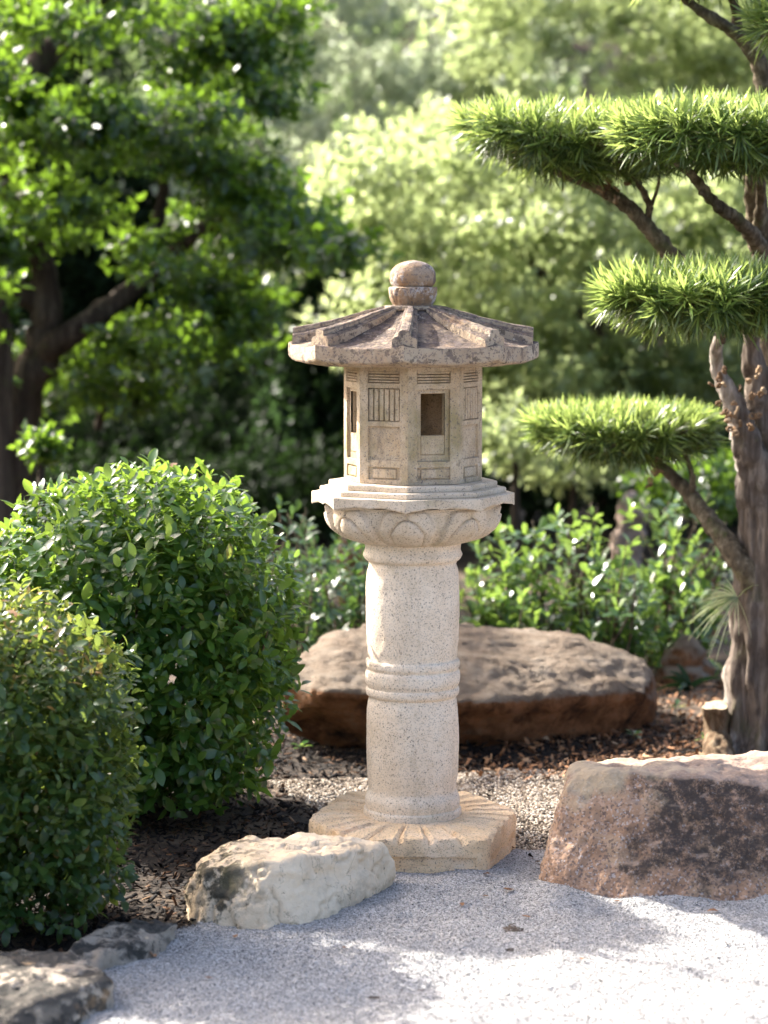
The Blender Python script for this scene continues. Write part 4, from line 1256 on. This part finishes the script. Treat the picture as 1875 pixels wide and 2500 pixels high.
# branch to the lowest tier
limb('branch', [(1872, 1470, 1.40), (1828, 1400, 1.36), (1775, 1325, 1.42), (1715, 1250, 1.55), (1670, 1190, 1.65), (1620, 1145, 1.72), (1560, 1110, 1.75), (1450, 1080, 1.75)],
     [0.050, 0.042, 0.034, 0.029, 0.025, 0.020, 0.014, 0.006], 60, 16, 0.22, 16)
limb('branch', [(1690, 1220, 1.6), (1690, 1160, 1.6), (1670, 1100, 1.65)], [0.014, 0.010, 0.006], 16, 8, 0.3, 17)
limb('branch', [(1762, 830, 1.15), (1750, 790, 1.0), (1700, 770, 0.9), (1600, 750, 0.8)], [0.015, 0.013, 0.010, 0.005], 24, 10, 0.3, 18)
# sawn-off stub beside the trunk
st = [G(1755, 1868) + np.array([0, 0.05, -0.03]), P(1752, 1800, 1.36), P(1748, 1722, 1.34)]
V, F = tube(st, [0.060, 0.043, 0.041], 30, 30, 0.14, 21, 0.22)
stub = mk('sawn_stub', V, F[:-1], M['bark_stub'], tree)
topring = V[-30:]
cc = topring.mean(0)
mk('cut_face', np.vstack([topring * 0.97 + cc * 0.03 + np.array([0, 0, 0.001]), cc[None] + np.array([0, 0, 0.004])]), [(i, (i + 1) % 30, 30) for i in range(30)], M['cutwood'], stub)

def pad(name, outline, Yc, Yd, n_shoot, seed, length=0.085, hang=0.1, under=0.5):
    """outline: (u, v_top, v_bottom) stations left to right at the tier's middle; the tier is round in plan"""
    global RNG
    RNG = np.random.default_rng(seed)
    o = np.array(outline, float)
    u0, u1 = o[0, 0], o[-1, 0]
    n = int(n_shoot)
    s = RNG.uniform(-1, 1, n * 3)
    w = RNG.uniform(-1, 1, n * 3)
    k = s ** 2 + w ** 2 < 1
    s, w = s[k][:n], w[k][:n]
    rho = np.sqrt(s ** 2 + w ** 2)
    u = u0 + (s + 1) / 2 * (u1 - u0)
    vt = np.interp(u, o[:, 0], o[:, 1])
    vb = np.interp(u, o[:, 0], o[:, 2])
    Yy = Yc + w * Yd
    # thickness thins towards front and back rims
    thin = np.sqrt(np.clip(1 - w ** 2, 0.06, 1))
    vm = vt + (vb - vt) * 0.42
    top = RNG.uniform(0, 1, n) > under
    vv = np.where(top, vm + (vt - vm) * thin * RNG.uniform(0.55, 0.95, n), vm + (vb - vm) * thin * RNG.uniform(0.0, 1.0, n))
    pts = np.array([P(a, b, c) for a, b, c in zip(u, vv, Yy)])
    # undo the plane's perspective so the tier is level in depth
    mid = np.array([P(a, b, Yc) for a, b in zip(u, vv)])
    pts[:, 2] = mid[:, 2]
    pts[:, 0] = mid[:, 0]
    out = np.column_stack([s, w * 0.9, 0 * s])
    rim = rho ** 3
    axes = np.where(top[:, None], np.array([0, 0, 1.0]) + out * (0.15 + 1.3 * rim)[:, None], out * (0.5 + 1.0 * rho)[:, None] + np.array([0, 0, -0.15])) + RNG.normal(0, 0.22, (n, 3))
    pos, X, N, L, col = shoots(pts, axes, 21, (0.15, 1.05), length * 1.15, 0.16, 0.04, 0.35)
    # gravity: undersides droop
    und = np.repeat(~top, 21)
    X[und, 2] -= hang * RNG.uniform(0, 2.0, und.sum())
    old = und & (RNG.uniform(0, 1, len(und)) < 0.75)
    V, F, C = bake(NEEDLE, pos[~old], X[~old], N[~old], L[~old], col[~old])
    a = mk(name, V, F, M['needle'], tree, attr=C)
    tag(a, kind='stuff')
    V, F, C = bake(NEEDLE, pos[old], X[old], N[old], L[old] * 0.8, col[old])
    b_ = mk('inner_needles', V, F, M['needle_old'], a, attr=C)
    tag(b_, kind='stuff')
    # twigs inside the tier
    ctr = pts.mean(0)
    Vs, Fs, off = [], [], 0
    for i in RNG.permutation(n)[:90]:
        m_ = ctr * 0.3 + pts[i] * 0.7 + np.array([0, 0, -0.03])
        V, F = tube([ctr * np.array([1, 1, 1]) + (pts[i] - ctr) * 0.3 + np.array([0, 0, -0.04]), m_, pts[i]], [0.005, 0.0035, 0.002], 5, 4)
        Vs.append(V); Fs += [tuple(x + off for x in f) for f in F]; off += len(V)
    tag(mk('twigs', np.vstack(Vs), Fs, M['bark_branch'], a), kind='stuff')
    return a

pad('needle_tier', [(1130, 300, 312), (1200, 290, 360), (1300, 286, 410), (1420, 286, 440), (1540, 286, 450), (1640, 296, 400)], 1.30, 0.30, 430, 301, 0.080, 0.1, 0.45)
pad('needle_tier', [(1505, 320, 345), (1560, 298, 380), (1680, 284, 405), (1800, 280, 408), (1900, 284, 410), (2040, 310, 375)], 0.92, 0.30, 480, 302, 0.085, 0.15, 0.34)
pad('needle_tier', [(1470, 715, 740), (1530, 698, 770), (1640, 686, 788), (1760, 680, 795), (1880, 684, 795), (2010, 705, 765)], 0.78, 0.28, 460, 303, 0.088, 0.3, 0.34)
pad('needle_tier', [(1300, 1035, 1060), (1370, 1022, 1095), (1470, 1014, 1118), (1580, 1010, 1128), (1680, 1016, 1115), (1735, 1032, 1072)], 1.75, 0.26, 430, 304, 0.076, 0.12, 0.38)
pad('needle_tier', [(1560, -90, -60), (1640, -110, -35), (1740, -120, -40), (1830, -90, -60)], 1.35, 0.25, 200, 305, 0.085, 0.25, 0.5)
pad('needle_tier', [(1830, 40, 70), (1870, 20, 100), (1930, 20, 100), (2020, 40, 70)], 1.1, 0.16, 36, 306, 0.085, 0.2, 0.5)

# ------------------------------------------------------------------ small plants on and round the tree
def blades(name, root, n, length, width, spread, label, cat, mat, seed, lean=(0, 0, 0.5), droop=0.5):
    global RNG
    RNG = np.random.default_rng(seed)
    root = np.array(root, float)
    V, F, C = [], [], []
    for i in range(n):
        d = unit(RNG.normal(0, spread, 3) + np.array(lean))
        L = length * RNG.uniform(0.6, 1.1)
        side = unit(np.cross(d, unit(EYE - root) + RNG.normal(0, 0.5, 3)))
        b = len(V)
        for t in (0, 0.3, 0.6, 0.85, 1.0):
            c = root + RNG.normal(0, 0.0, 3) + d * L * t + np.array([0, 0, -droop * L * t * t])
            w = width * (1 - t ** 2) * 0.5 + 0.0004
            V += [c - side * w, c + side * w]
            C += [i / n] * 2
        for k_ in range(4):
            a = b + 2 * k_
            F.append((a, a + 1, a + 3, a + 2))
    o = mk(name, V, F, mat, attr=C, origin=root)
    return tag(o, label, cat)
blades('air_plant', P(1800, 1460, 1.31), 60, 0.17, 0.0028, 0.55, 'silvery tuft of air plant clinging to the tree trunk', 'air plant', M['airplant'], 5, (-1.0, -0.15, 0.1), 0.5)
blades('strap_leaf_plant', G(1700, 1700) + np.array([0, 0.2, 0.0]), 11, 0.24, 0.024, 0.6, 'dark strap-leaved plant between long boulder and tree trunk', 'plant', M['tree_cedar'], 6, (-0.5, -0.1, 0.5), 0.5)
blades('grass_tuft', P(1885, 1870, 0.05), 16, 0.10, 0.005, 0.6, 'few narrow green blades poking in over the granite block', 'grass tuft', M['airplant'], 7, (-0.6, -0.1, 0.35), 0.5)
def seedling(u, v, label, seed, size=0.03, n=6):
    global RNG
    RNG = np.random.default_rng(seed)
    c = G(u, v)
    s = thing('seedling', tuple(c), label, 'seedling')
    V, F = tube([c + np.array([0, 0, -0.01]), c + np.array([0, 0, 0.03])], [0.0015, 0.001], 4, 5)
    mk('stem', V, F, M['bark_branch'], s)
    pos, X, N, L, col = shoots(np.array([c + np.array([0, 0, 0.03])]), np.array([[0, 0, 1.0]]), n, (1.0, 1.4), size, 0.1, 0.01, 0.8)
    for i in range(n):
        V, F, C = bake(LEAF_SPOON, pos[i:i + 1], X[i:i + 1], N[i:i + 1], L[i:i + 1], col[i:i + 1])
        mk('leaf', V, F, M['shrub'], s, attr=C)
seedling(735, 1842, 'tiny pale green seedling on pebbles by the large bush', 1, 0.04)
seedling(1548, 1812, 'tiny green seedling in the brown leaf litter', 2, 0.035, 7)
seedling(1716, 1822, 'tiny green seedling at the foot of the sawn stub', 3, 0.03, 5)
seedling(1650, 1745, 'small green seedling under the end of the long boulder', 4, 0.045, 7)

def fern(u, v, Y, n, label, seed):
    global RNG
    RNG = np.random.default_rng(seed)
    c = P(u, v, Y)
    o = thing('withered_fern', tuple(c), label, 'fern')
    for i in range(n):
        b = c + RNG.normal(0, 0.02, 3) * np.array([0.8, 0.3, 1.8])
        d = unit(np.array([-0.7, -0.6, 0.2]) + RNG.normal(0, 0.6, 3))
        upv = unit(np.cross(d, RNG.normal(size=3)))
        pts = []
        for t in np.linspace(0, 1, 12):
            ang = t * RNG.uniform(4.5, 6.0)
            rad = 0.015 * (1 - 0.75 * t)
            pts.append(b + d * (0.02 + rad * math.sin(ang) + 0.02 * min(t, 0.3)) + upv * (rad * (1 - math.cos(ang))))
        V, F = tube(pts, np.linspace(0.005, 0.0022, 12), 22, 6, 0.8, i)
        mk('frond', V, F, M['fern'], o, attr=np.full(len(V), RNG.uniform(0, 1)))
fern(1775, 935, 1.24, 9, 'curled brown withered fern high on the left fork', 1)
fern(1800, 1010, 1.22, 12, 'curled brown withered fern in the crotch of the trunk', 2)
fern(1850, 960, 1.27, 9, 'curled brown withered fern on the right fork', 3)
fern(1610, 1160, 1.66, 7, 'curled brown withered fern under the lowest leaf tier', 4)
fern(1500, 470, 1.24, 9, 'curled brown withered fern under the furthest-reaching tier', 5)

# ------------------------------------------------------------------ fallen leaves on the gravel
FALL = [
    (1245, 2076, 0.030, 'orange dry leaf at the right corner of the plinth'), (1240, 2183, 0.034, 'largest curled brown leaf on the gravel in front of the plinth'),
    (1187, 2150, 0.022, 'small yellow-brown leaf touching the front corner of the plinth'), (1312, 2112, 0.020, 'thin dark leaf at the lower left edge of the granite block'),
    (1128, 2216, 0.022, 'red-brown leaf below the front of the plinth'), (1186, 2194, 0.018, 'small brown leaf between plinth and biggest fallen leaf'),
    (1285, 2246, 0.022, 'flat tan leaf in the middle of the shaded gravel'), (1740, 2236, 0.026, 'orange-brown leaf at the edge of the sunlit sliver of gravel'),
    (1507, 2210, 0.018, 'small dark leaf on gravel below the granite block'), (575, 2295, 0.024, 'tan leaf on gravel below the limestone rock'),
    (372, 2336, 0.036, 'brown leaf lying beside the small edging rock'), (840, 2330, 0.018, 'pale leaf at the border of sun and shade in front of the limestone rock'),
    (1420, 2360, 0.020, 'pale orange leaf lying in full sun on the gravel'), (510, 2412, 0.018, 'small reddish leaf on the shaded gravel near the lower edge'),
    (748, 2210, 0.014, 'tiny dark red leaf just right of the limestone rock'), (1570, 2275, 0.014, 'tiny dark leaf in the shade of the lantern roof')]
RNG = np.random.default_rng(77)
for i, (u, v, L, lab) in enumerate(FALL):
    c = G(u, v)
    c[2] = gravel_z(np.array([c[0]]), np.array([c[1]]))[0] + 0.006
    TV = LEAF_OVATE[0].copy()
    TV[:, 2] = 0.6 * TV[:, 1] ** 2 * 3 + RNG.uniform(-0.1, 0.25) * (TV[:, 0] - 0.5) ** 2 * 2
    a = RNG.uniform(0, 6.28)
    X = np.array([[math.cos(a), math.sin(a), RNG.normal(0, 0.12)]])
    N = np.array([[RNG.normal(0, 0.25), RNG.normal(0, 0.25), 1.0]])
    V, F, C = bake((TV - np.array([0.5, 0, 0]), LEAF_OVATE[1]), c[None], X, N, np.array([L * 1.15]), np.array([RNG.uniform(0, 0.9)]))
    tag(mk('fallen_leaf', V, F, M['dryleaf'], attr=C, origin=c), lab, 'fallen leaf', 'dry leaves fallen on the gravel')
# ================================================================== trees behind
def crown_mesh(name, clusters, mat, parent, leaf, seed, per=6, tmpl=LEAF_KITE, spread=(0.5, 1.4), up=0.9, droop=0.0):
    """clusters: (centre, radii, number of shoots); shoots thicken towards the outside of each clump"""
    global RNG
    RNG = np.random.default_rng(seed)
    tips, axes = [], []
    for c, r, n in clusters:
        d = unit(RNG.normal(size=(n, 3)))
        rad = RNG.uniform(0, 1, n) ** 0.45
        lump = 1 + 0.35 * fbm(d + np.array(c) * 3.1, 2.2, 3, seed)
        p = np.array(c) + d * (rad * lump)[:, None] * np.array(r)
        tips.append(p)
        axes.append(d * 0.7 + np.array([0, 0, 0.35 - droop]) + RNG.normal(0, 0.35, (n, 3)))
    pos, X, N, L, col = shoots(np.vstack(tips), np.vstack(axes), per, spread, leaf, 0.3, leaf * 1.2, up)
    V, F, C = bake(tmpl, pos, X, N, L, col)
    return mk(name, V, F, mat, parent, attr=C, smooth=False)

def clumps(u0, u1, v0, v1, Y0, Y1, n, r0, r1, shoots_n, seed, flat=0.6, test=None):
    r = np.random.default_rng(seed)
    out = []
    while len(out) < n:
        u, v, Y = r.uniform(u0, u1), r.uniform(v0, v1), r.uniform(Y0, Y1)
        if test is not None and not test(u, v):
            continue
        s = r.uniform(r0, r1)
        out.append((P(u, v, Y), (s * 1.25, s * 1.1, s * flat), int(shoots_n * (s / r0) ** 1.6)))
    return out

def at(u, v, Y, s, n, flat=0.6):
    return (P(u, v, Y), (s * 1.25, s, s * flat), n)

def tree_limbs(root, limbs, mat, seed=0):
    for i, (pts, rad) in enumerate(limbs):
        V, F = tube([P(*p) for p in pts], rad, 30, 12, 0.25, seed + i)
        mk('trunk' if i == 0 else 'limb', V, F, M[mat], root)

# dark spreading tree on the left
YL = 6.0
lt = thing('spreading_tree', (float(P(20, 1400, YL)[0]), YL, -0.1), 'dark green spreading tree with forked trunk filling the upper left', 'tree')
tree_limbs(lt, [
    ([(5, 1500, YL), (10, 1300, YL), (25, 1100, YL), (60, 960, YL), (100, 860, YL)], [0.156, 0.144, 0.126, 0.114, 0.102]),
    ([(100, 870, YL), (108, 800, YL), (112, 720, YL), (95, 620, YL), (40, 520, YL + 0.2), (0, 420, YL + 0.2)], [0.096, 0.090, 0.074, 0.060, 0.048, 0.036]),
    ([(100, 870, YL), (150, 830, YL - 0.1), (230, 775, YL - 0.1), (330, 700, YL), (430, 610, YL), (520, 540, YL), (640, 500, YL + 0.1)], [0.078, 0.067, 0.060, 0.050, 0.041, 0.031, 0.014]),
    ([(110, 740, YL), (60, 718, YL), (-30, 712, YL), (-150, 690, YL)], [0.072, 0.066, 0.060, 0.054]),
    ([(-60, 400, YL), (40, 230, YL), (120, 130, YL), (175, 70, YL), (240, 0, YL), (300, -80, YL)], [0.084, 0.072, 0.066, 0.058, 0.048, 0.036]),
    ([(330, 700, YL), (380, 560, YL + 0.2), (400, 430, YL + 0.2), (370, 330, YL + 0.1)], [0.042, 0.036, 0.026, 0.014]),
    ([(-20, 1500, YL - 0.3), (0, 1150, YL - 0.3), (2, 900, YL - 0.3), (-5, 720, YL - 0.3)], [0.072, 0.060, 0.060, 0.054]),
    ([(240, 1050, YL + 0.3), (260, 930, YL + 0.3), (290, 830, YL + 0.2)], [0.024, 0.024, 0.018]),
], 'bark_dark', 40)
gapL = lambda u, v: not (100 < u < 400 and 110 < v < 250) and not (v > 620 and u < 330 and v < 760 and u > 60) and not (v > 980) and not (u > 560 and v > 820) and not (u > 600 and 300 < v < 500) and not (u > 560 and v < 320) and not (u > 700 and v > 720) and not (u > 840) and not (440 < u and v > 900)
cl = clumps(-110, 900, -150, 1000, YL - 0.9, YL + 1.3, 80, 0.155, 0.32, 24, 61, 0.5, gapL)
cl += [at(60, 270, YL - 0.4, 0.19, 60), at(30, 230, YL - 0.5, 0.14, 40), at(190, 265, YL - 0.5, 0.17, 70), at(235, 250, YL - 0.5, 0.14, 50), at(200, 330, YL - 0.5, 0.16, 50), at(620, 130, YL, 0.26, 90), at(640, 230, YL - 0.2, 0.24, 80), at(560, 60, YL, 0.30, 100),
       at(480, 110, YL, 0.26, 70), at(640, 20, YL + 0.2, 0.30, 90), at(830, 620, YL, 0.19, 60), at(720, 560, YL, 0.24, 80), at(250, 900, YL + 0.2, 0.22, 70), at(330, 960, YL + 0.2, 0.22, 70), at(140, 960, YL + 0.6, 0.22, 60), at(200, 850, YL + 0.6, 0.24, 70), at(430, 850, YL, 0.24, 70), at(520, 700, YL, 0.26, 80), at(590, 780, YL, 0.14, 30)]
# limb added out of view, its clumps set along sun rays to shade the gravel
over = []
for k_, (u, v, s_) in enumerate([(640, 2250, .08), (780, 2250, .08), (850, 2230, .09), (900, 2270, .10), (960, 2240, .10), (1000, 2290, .11), (1060, 2230, .11), (1100, 2285, .11), (1160, 2240, .11), (1200, 2290, .11), (1260, 2240, .11), (1300, 2290, .11), (1360, 2245, .11), (1400, 2290, .10), (1450, 2250, .10), (1250, 2195, .07), (1340, 2200, .07), (1150, 2195, .07), (1050, 2190, .07), (1500, 2280, .07)]):
    L = 4.2 + 0.6 * ((k_ * 0.618) % 1)
    c = G(u, v) + np.array(SUN_DIR) * L
    over.append((c, (s_ * 1.1, s_, s_ * 0.8), int(62 * (s_ / 0.12) ** 2)))
mid = np.mean([c for c, _, _ in over], axis=0)
V, F = tube([P(-60, 400, YL), np.array([-2.7, 4.2, 3.0]), mid + np.array([-0.1, 0.9, -0.15]), mid, mid + np.array([0.6, -0.5, 0.1])], [0.06, 0.05, 0.03, 0.018, 0.008], 40, 10, 0.25, 3)
mk('limb', V, F, M['bark_dark'], lt)
cl += over
crown_mesh('crown', cl, M['tree_dark'], lt, 0.076, 71, 5)

# cascading dark conifer in the middle
YC = 9.5
ct = thing('weeping_conifer', (float(P(760, 1300, YC)[0]), YC, -0.2), 'dull green weeping conifer in the shade left of the lantern chamber', 'tree')
tree_limbs(ct, [([(760, 1400, YC), (765, 1100, YC), (770, 800, YC), (770, 600, YC)], [0.12, 0.1, 0.08, 0.05])], 'bark_dark', 60)
cl = clumps(640, 900, 560, 1180, YC - 0.6, YC + 0.8, 46, 0.22, 0.36, 80, 62, 1.5, lambda u, v: u > 700 - (v - 560) * 0.05 or v < 900)
crown_mesh('crown', cl, M['tree_cedar'], ct, 0.085, 72, 6, LEAF_KITE, (0.3, 1.0), 0.3, 0.9)

# lime green trees on the right
YR = 8.0
def lime(name, uc, Y, label, cl, seed, mat='tree_lime', leaf=0.07):
    o = thing(name, (float(P(uc, 1300, Y)[0]), Y, -0.2), label, 'tree')
    tree_limbs(o, [([(uc, 1420, Y), (uc + 20, 1150, Y), (uc - 10, 900, Y), (uc + 15, 650, Y), (uc, 300, Y)], [0.11, 0.10, 0.08, 0.06, 0.03]),
                   ([(uc, 950, Y), (uc + 120, 780, Y), (uc + 280, 640, Y - 0.2)], [0.05, 0.04, 0.015]),
                   ([(uc, 850, Y), (uc - 130, 700, Y), (uc - 260, 560, Y - 0.2)], [0.05, 0.035, 0.015])], 'bark_dark', seed)
    crown_mesh('crown', cl, M[mat], o, leaf, seed)
    return o
lime('lime_green_tree', 1480, YR, 'yellow green sunlit tree filling the space behind the lantern and tiers',
     clumps(880, 1950, 300, 1080, YR - 1.0, YR + 1.4, 165, 0.20, 0.38, 22, 63, 0.6, lambda u, v: v > 300 + max(0, 1000 - u) * 1.2 and not (v > 900 and u < 1180) and not (v > 1000 and u > 1300) ), 73)
lime('lime_green_tree', 1000, YR + 1.6, 'smaller yellow green tree seen right above the lantern finial',
     clumps(790, 1150, 430, 830, YR + 0.9, YR + 2.2, 46, 0.2, 0.34, 34, 64, 0.55, lambda u, v: v > 600 - (u - 800) * 0.5), 74)
lime('lime_green_tree', 1700, YR + 2.6, 'tall pale lime tree behind the topmost tiers at the right',
     clumps(1150, 2050, -150, 420, YR + 1.8, YR + 3.6, 90, 0.26, 0.42, 30, 65, 0.6), 75)
# feathery tree further off, its haze painted into the leaves
lime('feathery_tree', 900, 12.2, 'feathery tree with haze put in its pale leaf colour in the distance above the roof',
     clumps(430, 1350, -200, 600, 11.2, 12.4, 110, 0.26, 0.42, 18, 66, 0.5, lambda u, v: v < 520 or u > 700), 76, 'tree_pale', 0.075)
# evergreens added to shade the middle distance and blacken the gaps
for u_, Y_, lab, sd_ in ((60, 12.4, 'added evergreen darkening the gaps of the spreading tree', 78), (420, 13.0, 'added evergreen darkening the gap left of the lantern', 79)):
    o = thing('added_evergreen', (float(P(u_, 1300, Y_)[0]), Y_, -0.2), lab, 'tree')
    tree_limbs(o, [([(u_, 1420, Y_), (u_ + 8, 900, Y_), (u_, 400, Y_), (u_ + 5, -150, Y_)], [0.16, 0.13, 0.09, 0.04])], 'bark_dark', sd_)
    crown_mesh('crown', clumps(u_ - 330, u_ + (230 if u_ < 200 else 180), -250 if u_ < 200 else 420, 1180, Y_ - 0.7, Y_ + 0.8, 95, 0.34, 0.55, 48, sd_, 0.9), M['painted_shade_leaf'], o, 0.10, sd_)
# low plants along the shaded back edge
def low_bush(u, v0, v1, Y, s, label, mat, seed):
    o = thing('garden_bush', (float(P(u, v1, Y)[0]), Y, -0.15), label, 'bush')
    a = P(u, v0, Y); b_ = P(u, v1, Y)
    h = a[2] - b_[2]
    V, F = tube([np.array([a[0], Y, -0.2]), (a + b_) / 2], [0.03, 0.015], 6, 6)
    mk('stem', V, F, M['bark_dark'], o)
    crown_mesh('crown', [((a + b_) / 2, (s, s, h / 2), int(500 * s + 900 * max(0, s - 0.6)))], M[mat], o, 0.06, seed)
low_bush(1260, 960, 1150, 6.2, 0.45, 'lime green bush in shade under the right eave of the platform', 'tree_lime', 81)
low_bush(1400, 1020, 1210, 6.8, 0.5, 'green bush behind the lowest leaf tier', 'tree_lime', 82)
low_bush(1690, 1060, 1290, 5.6, 0.4, 'dark green bush in the fork of tree and lowest branch', 'tree_dark', 83)
low_bush(100, 1035, 1125, 3.8, 0.10, 'little bush with glinting leaves at the left behind the large bush', 'tree_dark', 84)

# dense shrubbery under the trees, its shade put into the leaf colour
for i, (u, v0, v1, Y, s_, lab) in enumerate([(60, 860, 1200, 9.0, 0.9, 'shade-coloured bush behind the forked trunk'), (330, 880, 1220, 9.5, 0.95, 'shade-coloured bush in the gap above the large clipped bush'),
        (560, 820, 1230, 10.5, 0.9, 'shade-coloured bush left of the weeping conifer'), (930, 900, 1230, 11.0, 1.0, 'shade-coloured bush behind the lantern chamber'), (1230, 950, 1230, 10.0, 0.9, 'shade-coloured bush right of the lantern platform'),
        (1550, 900, 1230, 10.4, 1.0, 'shade-coloured bush behind the lowest tier'), (1800, 900, 1230, 9.6, 0.9, 'shade-coloured bush behind the tree trunk')]):
    low_bush(u, v0, v1, Y, s_, lab, 'painted_shade_leaf', 120 + i)

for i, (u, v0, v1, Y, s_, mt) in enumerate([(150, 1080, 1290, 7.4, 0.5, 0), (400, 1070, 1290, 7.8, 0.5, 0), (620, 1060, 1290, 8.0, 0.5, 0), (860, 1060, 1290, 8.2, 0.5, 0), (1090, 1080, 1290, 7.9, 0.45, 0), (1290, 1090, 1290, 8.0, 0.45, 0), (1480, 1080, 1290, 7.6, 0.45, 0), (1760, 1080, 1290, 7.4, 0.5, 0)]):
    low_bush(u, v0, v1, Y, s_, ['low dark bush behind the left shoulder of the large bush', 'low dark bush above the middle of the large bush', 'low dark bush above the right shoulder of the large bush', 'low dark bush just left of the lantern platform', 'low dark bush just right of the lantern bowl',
        'low dark bush under the lime foliage right of the platform', 'low dark bush behind the pale upright stone', 'low dark bush seen past the tree trunk'][i], 'painted_shade_leaf', 140 + i)  # low row, also with shade painted in the leaf colour

# the wood on the far bank: one mass
RNG = np.random.default_rng(5)
cl = []
for i in range(260):
    x_, y_ = RNG.uniform(-16, 16), RNG.uniform(21, 36)
    z_ = float(bank_z(np.array([x_]), np.array([y_]))[0]) + RNG.uniform(0.2, 3.6)
    s_ = RNG.uniform(0.7, 1.3)
    cl.append(((x_, y_, z_), (s_ * 1.2, s_, s_ * 0.8), int(60 * s_)))
fw = crown_mesh('far_foliage', cl, M['wood_far'], None, 0.17, 91)
tag(fw, 'mass of woodland closing the view on the far bank', 'woodland', kind='stuff')
